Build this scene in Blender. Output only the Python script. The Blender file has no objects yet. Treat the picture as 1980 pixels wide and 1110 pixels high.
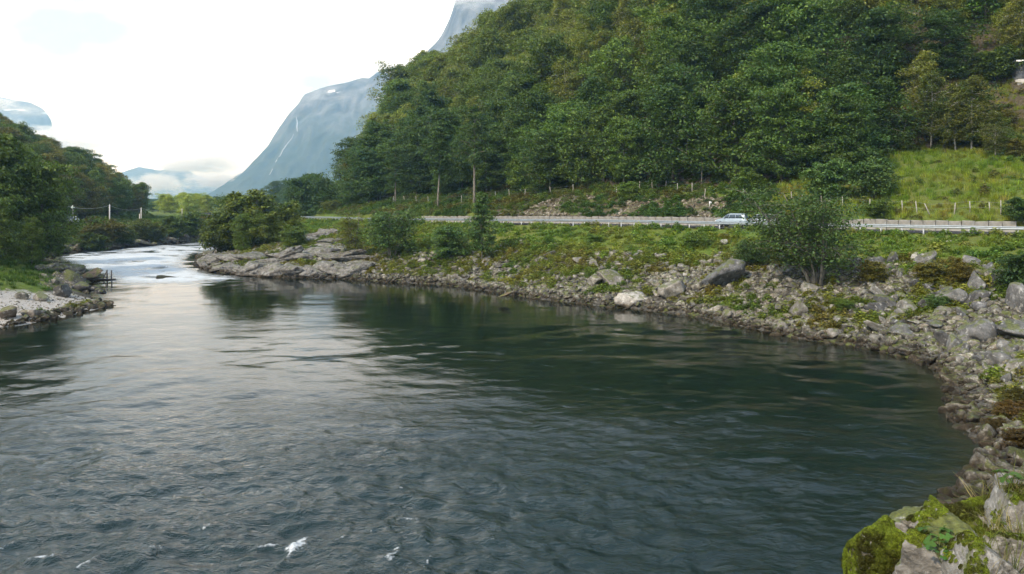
import bpy, bmesh, math, random
import numpy as np
from mathutils import Vector, Matrix, Euler

# ------------------------------------------------------------------ camera, sky, sun, exposure
scene = bpy.context.scene
col = scene.collection
CAMZ, F, CX, HZ = 10.0, 1540.0, 990.0, 392.0
cam_d = bpy.data.cameras.new('camera'); cam = bpy.data.objects.new('camera', cam_d); col.objects.link(cam)
cam.location = (0, 0, CAMZ); cam.rotation_euler = (math.radians(90), 0, 0)
cam_d.sensor_width = 36.0; cam_d.lens = 36.0 * F / 1980.0
cam_d.shift_y = -(555.0 - HZ) / 1980.0
cam_d.clip_start = 0.1; cam_d.clip_end = 40000
scene.camera = cam

SUN = Vector((-0.52, -0.55, 0.64)).normalized()
sun_el = math.asin(SUN.z); sun_az = math.atan2(SUN.x, SUN.y)
w = bpy.data.worlds.new('World'); scene.world = w; w.use_nodes = True
nt = w.node_tree; nt.nodes.clear()
out = nt.nodes.new('ShaderNodeOutputWorld'); bg = nt.nodes.new('ShaderNodeBackground')
sky = nt.nodes.new('ShaderNodeTexSky'); sky.sky_type = 'NISHITA'; sky.sun_disc = False
sky.sun_elevation = sun_el; sky.sun_rotation = sun_az
tc = nt.nodes.new('ShaderNodeTexCoord'); mp = nt.nodes.new('ShaderNodeMapping'); mp.inputs['Scale'].default_value = (1, 1, 2.6)
nz = nt.nodes.new('ShaderNodeTexNoise'); nz.inputs['Scale'].default_value = 1.9; nz.inputs['Detail'].default_value = 7; nz.inputs['Roughness'].default_value = .55
nz2 = nt.nodes.new('ShaderNodeTexNoise'); nz2.inputs['Scale'].default_value = 3.3; nz2.inputs['Detail'].default_value = 6
sz_ = nt.nodes.new('ShaderNodeSeparateXYZ'); nt.links.new(tc.outputs['Generated'], sz_.inputs[0])
def wm(op, a, b):
    q = nt.nodes.new('ShaderNodeMath'); q.operation = op; q.use_clamp = False
    for k_, v_ in ((0, a), (1, b)):
        if isinstance(v_, (int, float)): q.inputs[k_].default_value = v_
        else: nt.links.new(v_, q.inputs[k_])
    return q.outputs[0]
low = wm('POWER', wm('SUBTRACT', 1.0, wm('MAXIMUM', wm('MINIMUM', sz_.outputs[2], 1.), 0.)), 3.)
cover = wm('ADD', nz.outputs[0], wm('MULTIPLY', low, .5))
rp = nt.nodes.new('ShaderNodeValToRGB')
rp.color_ramp.elements[0].position = .47; rp.color_ramp.elements[0].color = (.08, .08, .08, 1)
rp.color_ramp.elements[1].position = .70; rp.color_ramp.elements[1].color = (1, 1, 1, 1)
rp2 = nt.nodes.new('ShaderNodeValToRGB')
rp2.color_ramp.elements[0].position = .36; rp2.color_ramp.elements[0].color = (.36, .45, .54, 1)
rp2.color_ramp.elements[1].position = .52; rp2.color_ramp.elements[1].color = (.88, .95, 1, 1)
sc_ = nt.nodes.new('ShaderNodeMix'); sc_.data_type = 'RGBA'; sc_.blend_type = 'MULTIPLY'; sc_.inputs[0].default_value = 1.; sc_.inputs[7].default_value = (10.2, 10.4, 10.8, 1)
mx = nt.nodes.new('ShaderNodeMix'); mx.data_type = 'RGBA'
nt.links.new(tc.outputs['Generated'], mp.inputs[0]); nt.links.new(mp.outputs[0], nz.inputs['Vector']); nt.links.new(mp.outputs[0], nz2.inputs['Vector'])
nt.links.new(cover, rp.inputs[0]); nt.links.new(rp.outputs[0], mx.inputs[0]); nt.links.new(nz2.outputs[0], rp2.inputs[0])
nt.links.new(rp2.outputs[0], sc_.inputs[6]); nt.links.new(sc_.outputs[2], mx.inputs[7])
nt.links.new(sky.outputs[0], mx.inputs[6]); nt.links.new(mx.outputs[2], bg.inputs[0])
bg.inputs[1].default_value = 0.15
nt.links.new(bg.outputs[0], out.inputs[0])

sl = bpy.data.lights.new('sun', 'SUN'); sl.energy = 3.1; sl.angle = math.radians(2); sl.color = (1, .95, .86)
so = bpy.data.objects.new('sun', sl); col.objects.link(so); so.location = (-60, -20, 90)
so.rotation_euler = (-SUN).to_track_quat('-Z', 'Y').to_euler()

scene.view_settings.view_transform = 'Standard'; scene.view_settings.look = 'None'
scene.view_settings.exposure = 0.62; scene.view_settings.gamma = 1.0; scene.view_settings.use_curve_mapping = False
scene.render.engine = 'CYCLES'
scene.cycles.use_denoising = True
scene.cycles.adaptive_threshold = .02
scene.cycles.max_bounces = 5; scene.cycles.diffuse_bounces = 2; scene.cycles.glossy_bounces = 2
scene.cycles.transmission_bounces = 3; scene.cycles.volume_bounces = 3; scene.cycles.transparent_max_bounces = 4
scene.cycles.sample_clamp_indirect = 4.0

rng = np.random.default_rng(11)
random.seed(5)

# ------------------------------------------------------------------ helpers
def tag(o, label=None, cat=None, group=None, kind=None):
    if label: o['label'] = label
    if cat: o['category'] = cat
    if group: o['group'] = group
    if kind: o['kind'] = kind
    return o

def mk_mesh(name, V, Fa, mats=(), smooth=False, matidx=None):
    """V (n,3), Fa array (m,k) or list of such arrays with their own k."""
    me = bpy.data.meshes.new(name)
    V = np.asarray(V, np.float32)
    if not isinstance(Fa, (list, tuple)): Fa = [Fa]
    Fa = [np.asarray(f, np.int32) for f in Fa if len(f)]
    tot = sum(f.size for f in Fa); np_ = sum(len(f) for f in Fa)
    me.vertices.add(len(V)); me.vertices.foreach_set('co', V.ravel())
    me.loops.add(tot); me.loops.foreach_set('vertex_index', np.concatenate([f.ravel() for f in Fa]))
    me.polygons.add(np_)
    ls = []; o = 0
    for f in Fa:
        ls.append(o + np.arange(len(f)) * f.shape[1]); o += f.size
    me.polygons.foreach_set('loop_start', np.concatenate(ls).astype(np.int32))
    if matidx is not None: me.polygons.foreach_set('material_index', np.asarray(matidx, np.int32))
    if smooth: me.polygons.foreach_set('use_smooth', np.ones(np_, bool))
    me.update(calc_edges=True); me.validate()
    for m in mats: me.materials.append(m)
    return me

def add(name, me, parent=None, loc=None):
    o = bpy.data.objects.new(name, me); col.objects.link(o)
    if parent is not None: o.parent = parent
    if loc is not None: o.location = loc
    return o

def empty(name, loc, rz=0.0):
    o = bpy.data.objects.new(name, None); col.objects.link(o)
    o.location = loc; o.rotation_euler = (0, 0, rz); o.empty_display_size = .3
    return o

class MB:
    """collects boxes / tubes / polys and builds ONE mesh."""
    def __init__(s): s.V = []; s.Q = []; s.T = []; s.n = 0
    def raw(s, V, Q=(), T=()):
        V = np.asarray(V, float).reshape(-1, 3); s.V.append(V)
        if len(Q): s.Q.append(np.asarray(Q, int) + s.n)
        if len(T): s.T.append(np.asarray(T, int) + s.n)
        s.n += len(V); return s
    def box(s, c, d, rz=0., rx=0., ry=0.):
        x, y, z = np.array(d) / 2.
        V = np.array([(-x,-y,-z),(x,-y,-z),(x,y,-z),(-x,y,-z),(-x,-y,z),(x,-y,z),(x,y,z),(-x,y,z)])
        M = np.array(Euler((rx, ry, rz)).to_matrix())
        return s.raw(V @ M.T + np.array(c), [(0,3,2,1),(4,5,6,7),(0,1,5,4),(1,2,6,5),(2,3,7,6),(3,0,4,7)])
    def tube(s, P, R, k=6, cap=True):
        P = np.asarray(P, float); n = len(P); R = np.broadcast_to(np.asarray(R, float), (n,))
        T = np.gradient(P, axis=0); T /= np.linalg.norm(T, axis=1)[:, None] + 1e-9
        up = np.array([0, 0, 1.]) if abs(T[:, 2]).mean() < .9 else np.array([1., 0, 0])
        A = np.cross(T, up); A /= np.linalg.norm(A, axis=1)[:, None] + 1e-9
        B = np.cross(A, T)
        an = np.arange(k) / k * 2 * math.pi
        V = P[:, None] + R[:, None, None] * (np.cos(an)[None, :, None] * A[:, None] + np.sin(an)[None, :, None] * B[:, None])
        i = np.arange(n - 1)[:, None] * k; j = np.arange(k)[None]; j2 = (j + 1) % k
        Q = np.stack([i + j, i + j2, i + k + j2, i + k + j], -1).reshape(-1, 4)
        V = V.reshape(-1, 3); Tt = []
        if cap:
            V = np.vstack([V, P[:1], P[-1:]]); a, b = n * k, n * k + 1
            Tt = [(a, jj + 0, (jj - 1) % k) for jj in range(k)] + [(b, (n - 1) * k + jj, (n - 1) * k + (jj + 1) % k) for jj in range(k)]
        return s.raw(V, Q, Tt)
    def mesh(s, name, mat, smooth=False):
        F_ = []
        if s.Q: F_.append(np.vstack(s.Q))
        if s.T: F_.append(np.vstack(s.T))
        return mk_mesh(name, np.vstack(s.V), F_, (mat,) if mat else (), smooth)
    def build(s, name, mat, parent=None, loc=None, smooth=False):
        return add(name, s.mesh(name, mat, smooth), parent, loc)

def vnoise(p, seed=0):
    p = np.asarray(p, float); i = np.floor(p).astype(np.int64); f = p - i; u = f * f * (3 - 2 * f)
    def h(a, b, c):
        n = (a * 374761393 + b * 668265263 + c * 2147483647 + seed * 974634777) & 0xFFFFFFFF
        n = ((n ^ (n >> 13)) * 1274126177) & 0xFFFFFFFF
        n = ((n ^ (n >> 16)) * 2246822519) & 0xFFFFFFFF
        return ((n ^ (n >> 15)) & 0xFFFFFF) / float(0xFFFFFF)
    r = 0
    for dx in (0, 1):
        for dy in (0, 1):
            for dz in (0, 1):
                wgt = (u[..., 0] if dx else 1 - u[..., 0]) * (u[..., 1] if dy else 1 - u[..., 1]) * (u[..., 2] if dz else 1 - u[..., 2])
                r = r + wgt * h(i[..., 0] + dx, i[..., 1] + dy, i[..., 2] + dz)
    return r * 2 - 1

def fbm(p, oct=4, seed=0, gain=.5):
    p = np.asarray(p, float); a = 1.; r = 0; t = 0
    for o in range(oct):
        r = r + a * vnoise(p * 2 ** o + o * 17.3, seed + o); t += a; a *= gain
    return r / t

def fb2(x, y, sc, oct=4, seed=0):
    return fbm(np.stack([x / sc, y / sc, np.zeros_like(x) + seed * 3.7], -1), oct, seed)

def sstep(a, b, x):
    t = np.clip((x - a) / (b - a), 0, 1); return t * t * (3 - 2 * t)

def pw(px, py, z=0.0):
    """picture point of something standing at height z -> its place on the ground plan"""
    Y = (CAMZ - z) * F / (py - HZ); return ((px - CX) / F * Y, Y)
def dirx(px, Y): return (px - CX) / F * Y

# ------------------------------------------------------------------ materials
def nodes_of(name):
    m = bpy.data.materials.new(name); m.use_nodes = True
    t = m.node_tree; b = t.nodes['Principled BSDF']; return m, t, b
def N(t, typ, **kw):
    n = t.nodes.new(typ)
    for k, v in kw.items():
        if k in n.inputs.keys(): n.inputs[k].default_value = v
        else: setattr(n, k, v)
    return n
def noise(t, vec, scale, detail=5, rough=.55, dist=0):
    n = N(t, 'ShaderNodeTexNoise', Scale=scale, Detail=detail, Roughness=rough, Distortion=dist)
    if vec is not None: t.links.new(vec, n.inputs['Vector'])
    return n.outputs[0]
def ramp(t, fac, stops):
    n = t.nodes.new('ShaderNodeValToRGB'); e = n.color_ramp.elements
    while len(e) > 1: e.remove(e[-1])
    e[0].position = stops[0][0]; c = stops[0][1]; e[0].color = (*c, 1) if len(c) == 3 else c
    for p, c in stops[1:]:
        q = e.new(p); q.color = (*c, 1) if len(c) == 3 else c
    t.links.new(fac, n.inputs[0]); return n.outputs[0]
def mixc(t, fac, a, b, mode='MIX'):
    n = t.nodes.new('ShaderNodeMix'); n.data_type = 'RGBA'; n.blend_type = mode
    for s, v in ((0, fac), (6, a), (7, b)):
        if isinstance(v, (int, float)): n.inputs[s].default_value = v
        elif isinstance(v, tuple): n.inputs[s].default_value = (*v, 1) if len(v) == 3 else v
        else: t.links.new(v, n.inputs[s])
    return n.outputs[2]
def mathn(t, op, a, b=None, clamp=False):
    n = t.nodes.new('ShaderNodeMath'); n.operation = op; n.use_clamp = clamp
    for s, v in ((0, a), (1, b)):
        if v is None: continue
        if isinstance(v, (int, float)): n.inputs[s].default_value = v
        else: t.links.new(v, n.inputs[s])
    return n.outputs[0]
def objco(t): return t.nodes.new('ShaderNodeTexCoord').outputs['Object']
def poswld(t): return t.nodes.new('ShaderNodeNewGeometry').outputs['Position']
def bump(t, b, h, strength=.5, dist=.05):
    n = N(t, 'ShaderNodeBump', Strength=strength, Distance=dist)
    t.links.new(h, n.inputs['Height']); t.links.new(n.outputs[0], b.inputs['Normal']); return n
W3 = lambda v: (v, v, v)

def simple(name, c, rough=.6, metal=0., var=.15, scale=6., bmp=0.):
    m, t, b = nodes_of(name)
    n = noise(t, objco(t), scale, 6)
    cc = ramp(t, n, [(.25, tuple(x * (1 - var) for x in c)), (.75, tuple(min(1, x * (1 + var)) for x in c))])
    t.links.new(cc, b.inputs['Base Color']); b.inputs['Roughness'].default_value = rough; b.inputs['Metallic'].default_value = metal
    if bmp: bump(t, b, n, bmp, .05)
    return m

def tinted(t):
    a = t.nodes.new('ShaderNodeAttribute'); a.attribute_type = 'INSTANCER'; a.attribute_name = 'tint'
    return a.outputs['Color']

def leaf_mat(name, transl=.27, spec=.25, rough=.5):
    m, t, b = nodes_of(name)
    a = t.nodes.new('ShaderNodeAttribute'); a.attribute_name = 'leafv'
    v = ramp(t, a.outputs['Fac'], [(0, W3(.5)), (.5, W3(.95)), (1, (1.5, 1.42, 1.15))])
    c = mixc(t, 1., tinted(t), v, 'MULTIPLY')
    big = ramp(t, noise(t, poswld(t), .35, 3), [(.35, (.86, .95, .9)), (.65, (1.16, 1.08, .95))])
    c = mixc(t, 1., c, big, 'MULTIPLY')
    t.links.new(c, b.inputs['Base Color']); b.inputs['Roughness'].default_value = rough
    b.inputs['Specular IOR Level'].default_value = spec
    tr = t.nodes.new('ShaderNodeBsdfTranslucent')
    t.links.new(mixc(t, 1., c, (1.25, 1.35, .55), 'MULTIPLY'), tr.inputs[0])
    ms = t.nodes.new('ShaderNodeMixShader'); ms.inputs[0].default_value = transl
    o = t.nodes['Material Output']
    t.links.new(b.outputs[0], ms.inputs[1]); t.links.new(tr.outputs[0], ms.inputs[2]); t.links.new(ms.outputs[0], o.inputs[0])
    return m
M = {}
M['leaf'] = leaf_mat('leaf'); M['blade'] = leaf_mat('grass_blade', .3, .2, .6)
def bark(name, a, b_, sc):
    m, t, b = nodes_of(name)
    mp = N(t, 'ShaderNodeMapping'); mp.inputs['Scale'].default_value = (1, 1, .45); t.links.new(objco(t), mp.inputs[0])
    n = noise(t, mp.outputs[0], sc, 6, .6)
    t.links.new(ramp(t, n, [(.36, a), (.56, b_)]), b.inputs['Base Color']); b.inputs['Roughness'].default_value = .85
    bump(t, b, n, .5, .03); return m
M['bark'] = bark('alder_bark', (.05, .045, .035), (.20, .18, .145), 4.)
M['birch'] = bark('birch_bark', (.07, .06, .05), (.56, .53, .47), 3.)

def rock_mat(name, cols, lichen=.5, moss=.3, scale=1.3, wetz=None, usetint=True):
    m, t, b = nodes_of(name)
    P = poswld(t)
    n1 = noise(t, P, scale, 8, .62, .3); n2 = noise(t, P, scale * 5.5, 6, .6)
    c = ramp(t, n1, [(.30, cols[0]), (.5, cols[1]), (.70, cols[2])])
    c = mixc(t, .5, c, ramp(t, n2, [(.3, W3(.45)), (.62, W3(1.25))]), 'MULTIPLY')
    if usetint: c = mixc(t, 1., c, tinted(t), 'MULTIPLY')
    nl = noise(t, P, scale * 2.2, 7, .65)
    c = mixc(t, ramp(t, nl, [(.60 - .06 * lichen, W3(0)), (.64, W3(.75 * lichen))]), c, (.52, .51, .48))
    g = t.nodes.new('ShaderNodeNewGeometry'); sx = t.nodes.new('ShaderNodeSeparateXYZ'); t.links.new(g.outputs['Normal'], sx.inputs[0])
    mm = mathn(t, 'ADD', mathn(t, 'MULTIPLY', sx.outputs[2], .30), noise(t, P, scale * .8, 6, .62))
    mk = ramp(t, mm, [(.80 - .2 * moss, W3(0)), (.86 - .2 * moss, W3(min(1, moss * 1.6)))])
    c = mixc(t, mk, c, ramp(t, n2, [(.3, (.03, .04, .008)), (.65, (.13, .15, .02))]))
    if wetz is not None:
        sp = t.nodes.new('ShaderNodeSeparateXYZ'); t.links.new(P, sp.inputs[0])
        zz = mathn(t, 'ADD', sp.outputs[2], mathn(t, 'MULTIPLY', n1, .9))
        wet = ramp(t, mathn(t, 'MULTIPLY', zz, .5, True), [(.5 * (wetz + .25), W3(1)), (.5 * (wetz + .65), W3(0))])
        c = mixc(t, wet, c, mixc(t, 1., c, (.26, .22, .17), 'MULTIPLY'))
    t.links.new(c, b.inputs['Base Color']); b.inputs['Roughness'].default_value = .85
    b.inputs['Specular IOR Level'].default_value = .3
    bump(t, b, mathn(t, 'ADD', n1, mathn(t, 'MULTIPLY', n2, .4)), .7, .12)
    return m
M['rock'] = rock_mat('river_rock', [(.055, .053, .048), (.145, .14, .13), (.25, .243, .23)], .55, .42, 1.5, .5)
M['rubble'] = rock_mat('rubble_rock', [(.04, .037, .031), (.13, .123, .108), (.29, .28, .25)], .7, .46, 2.2, .5)
M['slab'] = rock_mat('bedrock', [(.04, .038, .034), (.14, .134, .122), (.25, .24, .222)], .5, .22, 1.8, .3)

def ground_mat():
    m, t, b = nodes_of('ground_surface')
    a = t.nodes.new('ShaderNodeVertexColor'); a.layer_name = 'mask'
    s = t.nodes.new('ShaderNodeSeparateColor'); t.links.new(a.outputs[0], s.inputs[0])
    P = poswld(t)
    n1 = noise(t, P, .45, 8, .62); n2 = noise(t, P, 2.4, 7, .65); n3 = noise(t, P, .09, 4)
    soil = ramp(t, n2, [(.3, (.045, .038, .026)), (.7, (.12, .10, .065))])
    gr = ramp(t, n2, [(.28, (.05, .075, .012)), (.5, (.09, .14, .022)), (.72, (.16, .19, .04))])
    gr = mixc(t, ramp(t, n3, [(.42, W3(0)), (.62, W3(.6))]), gr, (.14, .13, .035))
    rk = ramp(t, n2, [(.32, (.022, .02, .016)), (.48, (.065, .06, .05)), (.68, (.15, .14, .12))])
    mossf = ramp(t, n1, [(.52, W3(0)), (.60, W3(.8))])
    rk = mixc(t, mossf, rk, ramp(t, n2, [(.3, (.04, .05, .012)), (.7, (.13, .15, .03))]))
    gv = ramp(t, noise(t, P, 7, 8, .7), [(.3, (.26, .245, .22)), (.7, (.46, .44, .41))])
    def edge(x): return ramp(t, mathn(t, 'ADD', x, mathn(t, 'MULTIPLY', mathn(t, 'SUBTRACT', n1, .5), .9)), [(.40, W3(0)), (.60, W3(1))])
    c = mixc(t, edge(s.outputs[0]), soil, gr)
    c = mixc(t, edge(s.outputs[1]), c, rk)
    c = mixc(t, edge(s.outputs[2]), c, gv)
    t.links.new(c, b.inputs['Base Color']); b.inputs['Roughness'].default_value = .95; b.inputs['Specular IOR Level'].default_value = .15
    bump(t, b, mathn(t, 'ADD', n2, n1), .8, .25)
    return m
M['ground'] = ground_mat()
M['asphalt'] = simple('asphalt', (.048, .048, .05), 1., 0, .25, 3., .2); M['asphalt'].node_tree.nodes['Principled BSDF'].inputs['Specular IOR Level'].default_value = .05
M['paint'] = simple('road_paint', (.72, .72, .70), .6)
M['galv'] = simple('galvanised_steel', (.27, .31, .34), .45, .5, .2, 3.)
M['galvpost'] = simple('galvanised_post', (.40, .42, .43), .5, .3, .2, 5.)
M['block'] = simple('pale_stone_block', (.24, .23, .205), .9, 0, .4, 1.6, .4)
M['post'] = simple('grey_wood', (.34, .32, .28), .85, 0, .35, 9., .3)
M['wire'] = simple('wire', (.28, .28, .28), .5, .5)
M['darkwood'] = simple('wet_dark_wood', (.05, .045, .04), .7)
M['polewood'] = simple('pale_pole_wood', (.55, .53, .50), .8, 0, .2, 4.)

# ------------------------------------------------------------------ plan of the place
shoreR = [(-40,330),(-40,240),(-55,205),(-62,175),(-59,150)] + [pw(*p) for p in
  [(380,515),(430,528),(520,536),(600,538),(680,540),(740,545),(850,550),(950,563),(1040,578),(1150,590),(1250,600),(1350,612),
   (1450,635),(1550,655),(1650,668),(1750,690),(1815,712),(1838,760),(1850,800),(1885,850),(1915,880),(1885,920),(1860,950),(1811,981)]] + \
  [(10.4,20),(6.6,13.6),(4.0,10.0),(1.6,6.0),(-0.8,3.4),(-8,1.2),(-30,-1),(-90,-3),(-330,-6)]
shoreL = [(-330,62),(-120,64),(-70,65)] + [pw(*p) for p in
  [(0,634),(60,626),(110,616),(216,591),(176,580),(170,563),(166,550),(188,541),(158,528),(112,512),(88,499),(105,493),(129,488),(184,485),(257,478),(303,474),(381,467)]] + [(-78,240),(-76,330)]
RIV = np.array(shoreR + shoreL)
iL0 = len(shoreR)

def seg_dist(x, y, A, B):
    d = B - A; L2 = (d ** 2).sum() + 1e-12
    t = np.clip(((x - A[0]) * d[0] + (y - A[1]) * d[1]) / L2, 0, 1)
    return np.hypot(x - A[0] - t * d[0], y - A[1] - t * d[1]), t
def river_sd(x, y):
    """distance to the waterline, positive on land"""
    D = np.full(x.shape, 1e9); ins = np.zeros(x.shape, bool); n = len(RIV)
    for i in range(n):
        A, B = RIV[i], RIV[(i + 1) % n]
        D = np.minimum(D, seg_dist(x, y, A, B)[0])
        c = (A[1] > y) != (B[1] > y)
        with np.errstate(divide='ignore', invalid='ignore'):
            xi = (B[0] - A[0]) * (y - A[1]) / (B[1] - A[1] + 1e-12) + A[0]
        ins ^= c & (x < xi)
    return np.where(ins, -D, D)

def catmull(P, n=10):
    P = np.array(P, float); P = np.vstack([2 * P[0] - P[1], P, 2 * P[-1] - P[-2]]); R = []
    for i in range(1, len(P) - 2):
        for k in range(n):
            t = k / n; a, b, c, d = P[i-1], P[i], P[i+1], P[i+2]
            R.append(.5 * (2*b + (c-a)*t + (2*a-5*b+4*c-d)*t*t + (3*b-a-3*c+d)*t**3))
    R.append(P[-2]); return np.array(R)
ROAD = catmull([(330,-60,7.2),(200,-5,7.2),(110,38,7.1),(72,60,7.05),(47.5,79,7.0),(18.5,105,7.0),(0.8,123,6.8),(-18.5,148,6.4),(-50.6,198,6.0),(-80,245,5.8),(-118,310,5.8),(-165,400,6.),(-260,620,6.5)], 8)
ROADL = catmull([(-118,40,5.5),(-100,120,5.2),(-106,190,5.0),(-111,220,4.8),(-116.5,250,4.7),(-121.5,280,4.7),(-128,330,5.),(-150,430,5.5)], 6)

def line_sd(x, y, L):
    """signed lateral distance (right-hand bank: + is uphill), height of the nearest line point, arc parameter"""
    D = np.full(x.shape, 1e9); S = np.zeros(x.shape); Z = np.zeros(x.shape)
    for i in range(len(L) - 1):
        A, B = L[i, :2], L[i+1, :2]
        d, t = seg_dist(x, y, A, B); m = d < D
        cr = (B[0]-A[0]) * (y - A[1]) - (B[1]-A[1]) * (x - A[0])
        D = np.where(m, d, D); S = np.where(m, np.where(cr < 0, 1., -1.), S); Z = np.where(m, L[i,2] + t * (L[i+1,2] - L[i,2]), Z)
    return D * S, Z

FOOT = np.array([(-82,60),(-84,110),(-100,150),(-113,190),(-119,220),(-125,250),(-129,280),(-131,292),(-160,330),(-300,420)], float)
FOOT3 = np.c_[FOOT, np.zeros(len(FOOT))]

def terrain(x, y):
    x = np.asarray(x, float); y = np.asarray(y, float)
    rs = river_sd(x, y)
    s, zr = line_sd(x, y, ROAD)
    # --- right bank
    a = np.maximum(-s - 4.6, 0); ds = np.maximum(rs, 0)
    u = ds / (ds + a + 1e-6)
    prof = np.where(u < .55, u / .55 * .62, .62 + (u - .55) / .45 * .38)
    prof = .5 * prof + .5 * u ** .75
    zb = zr * prof
    up = np.maximum(s - 5.2, 0)                              # uphill of the road
    a0 = 12 + 15 * sstep(46, 56, x) * sstep(140, 118, y) - 7.5 * sstep(-15, -50, x)
    slope = .95
    fade = 1 - sstep(255, 400, y)
    soft = np.maximum(up - a0, 0)
    lin = np.minimum(up, a0) * .33 + slope * np.where(soft < 8, soft ** 2 / 16., soft - 4)
    top = 170.
    lin = top * (1 - np.exp(-lin / top))
    zh = zr + 1.0 * sstep(.0, .5, up) + lin * fade
    zR = np.where(s > 5.2, zh, np.where(s > -4.6, zr - .12, zb))
    # --- bank under the camera
    wn = sstep(16, 9.5, y) * sstep(60, 30, x)
    zn = np.minimum(8.35 + .02 * ds, 2.7 * np.maximum(ds, 0) ** .8 + 2.2 * sstep(3, -1, y))
    zR = zR * (1 - wn) + zn * wn
    # --- left bank
    fs, _ = line_sd(x, y, FOOT3)
    f = np.maximum(-fs, 0) * (x < -60)
    ql, zl = line_sd(x, y, ROADL)
    low = 2.6 * (1 - np.exp(-ds / 5.)) + .05 * np.minimum(ds, 60)
    wr = sstep(9, 4, np.abs(ql))
    zL = np.maximum(low, 0) * (1 - wr) + (zl - .1) * wr + 62 * (1 - np.exp(-f * .62 / 62)) * (1 - .9 * sstep(282, 330, y)) * sstep(5, 9, np.abs(ql))
    # far valley floor
    side = sstep(-3, 3, x - np.interp(y, [0, 60, 130, 200, 260, 330, 900], [-400, -75, -66, -70, -60, -58, -60]))
    side = np.where((y < 62), 1.0, side)
    side = np.where((x < -41) & (y > 60) & (y < 112), 0., side)
    z = zL * (1 - side) + zR * side
    far = sstep(300, 420, y)
    flat = 4.6 + 3 * sstep(900, 2500, y) + .8 * fb2(x, y, 160., 3, 9)
    zfar = np.where(s > 5.2, np.maximum(flat, zh), flat)
    z = z * (1 - far) + zfar * far
    nearroad = np.clip((np.abs(s) - 5) / 3, 0, 1)
    z = z + (fb2(x, y, 5., 4, 3) * .45 + fb2(x, y, 22., 3, 4) * .5) * nearroad * np.clip(ds / 3, 0, 1) * (1 - wn * .6)
    z = np.where(ds > 0, np.maximum(z, .12 + .10 * np.minimum(ds, 3)), z)
    # gravel spit
    sp = seg_dist(x, y, np.array(pw(20, 612)), np.array(pw(214, 589)))[0]
    gsp = sstep(9.5, 4.5, sp)
    z = np.where(ds > 0, z * (1 - gsp) + gsp * np.minimum(z, .08 + .13 * ds), z)
    bed = -np.minimum(2.6, .28 * np.maximum(-rs, 0)) - .05
    z = np.where(rs < 0, bed, z)
    return z, rs, s, u, up, a0, gsp, f, side, wn

def tz(x, y): return float(terrain(np.array([x]), np.array([y]))[0][0])
def tzv(x, y): return terrain(x, y)[0]
def hit(px, py, y0=4., y1=700.):
    """where the sight line through a picture point meets the ground"""
    Y = np.concatenate([np.arange(y0, 160, .25), np.arange(160, y1, 1.)]); X = (px - CX) / F * Y; Z = CAMZ - (py - HZ) / F * Y
    T = np.maximum(tzv(X, Y), 0); k = np.nonzero(Z <= T)[0]
    k = k[0] if len(k) else len(Y) - 1
    return X[k], Y[k], T[k]

# ------------------------------------------------------------------ ground sheet
def axis(core0, core1, step, lo, hi, g=1.12):
    r = [core0]; st = step
    while r[0] > lo: st *= g; r.insert(0, r[0] - st)
    c = list(np.arange(core0 + step, core1, step)); r += c; st = step
    while r[-1] < hi: st *= g; r.append(r[-1] + st)
    return np.array(r)
xs = np.unique(np.concatenate([axis(-135, 85, 1.1, -7000, 7000), np.arange(0, 60, .55)]))
ys = np.unique(np.concatenate([axis(2, 285, 1.1, -1500, 9000), np.arange(5, 60, .55)]))
GX, GY = np.meshgrid(xs, ys)
TZ = terrain(GX.ravel(), GY.ravel())
gz, g_rs, g_s, g_u, g_up, g_a0, g_sp, g_f, g_side, g_wn = TZ
nx, ny = len(xs), len(ys)
ii = (np.arange(ny - 1)[:, None] * nx + np.arange(nx - 1)[None]).ravel()
gme = mk_mesh('ground', np.c_[GX.ravel(), GY.ravel(), gz], np.c_[ii, ii + 1, ii + nx + 1, ii + nx], (M['ground'],), True)
mask = np.zeros((len(gz), 4), np.float32); mask[:, 3] = 1
rightbank = (g_s < -4) & (g_side > .5)
mask[:, 0] = np.where(rightbank, sstep(.42, .62, g_u + .08 * fb2(GX.ravel(), GY.ravel(), 9., 3, 5)), 0)
mask[:, 1] = np.where(rightbank, 1 - sstep(.45, .68, g_u), 0)
verge = (g_s >= -5) & (g_side > .5)
mask[:, 0] = np.where(verge, 1 - sstep(g_a0 - 1, g_a0 + 5, g_up), mask[:, 0])
gpx = CX + F * GX.ravel() / np.maximum(GY.ravel(), 1)
mask[:, 0] = np.where(verge & (gpx > 940) & (gpx < 1420) & (g_up < 10) & (GY.ravel() > 60), .42, mask[:, 0])
leftb = g_side <= .5
mask[:, 0] = np.where(leftb, sstep(2, 6, g_rs) * (1 - sstep(0, 6, g_f)), mask[:, 0])
mask[:, 1] = np.where(leftb, 1 - sstep(1.5, 6, g_rs), mask[:, 1])
mask[:, 1] = np.where(g_rs < 0, .8, mask[:, 1])
mask[:, 2] = np.maximum(g_sp * (g_rs > -.6), 0)
fary = GY.ravel() > 330
mask[:, 0] = np.where(fary, 1, mask[:, 0]); mask[:, 1] = np.where(fary, 0, mask[:, 1])
ca = gme.color_attributes.new('mask', 'FLOAT_COLOR', 'POINT'); ca.data.foreach_set('color', mask.ravel())
ground = tag(add('ground', gme), kind='structure')

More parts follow.
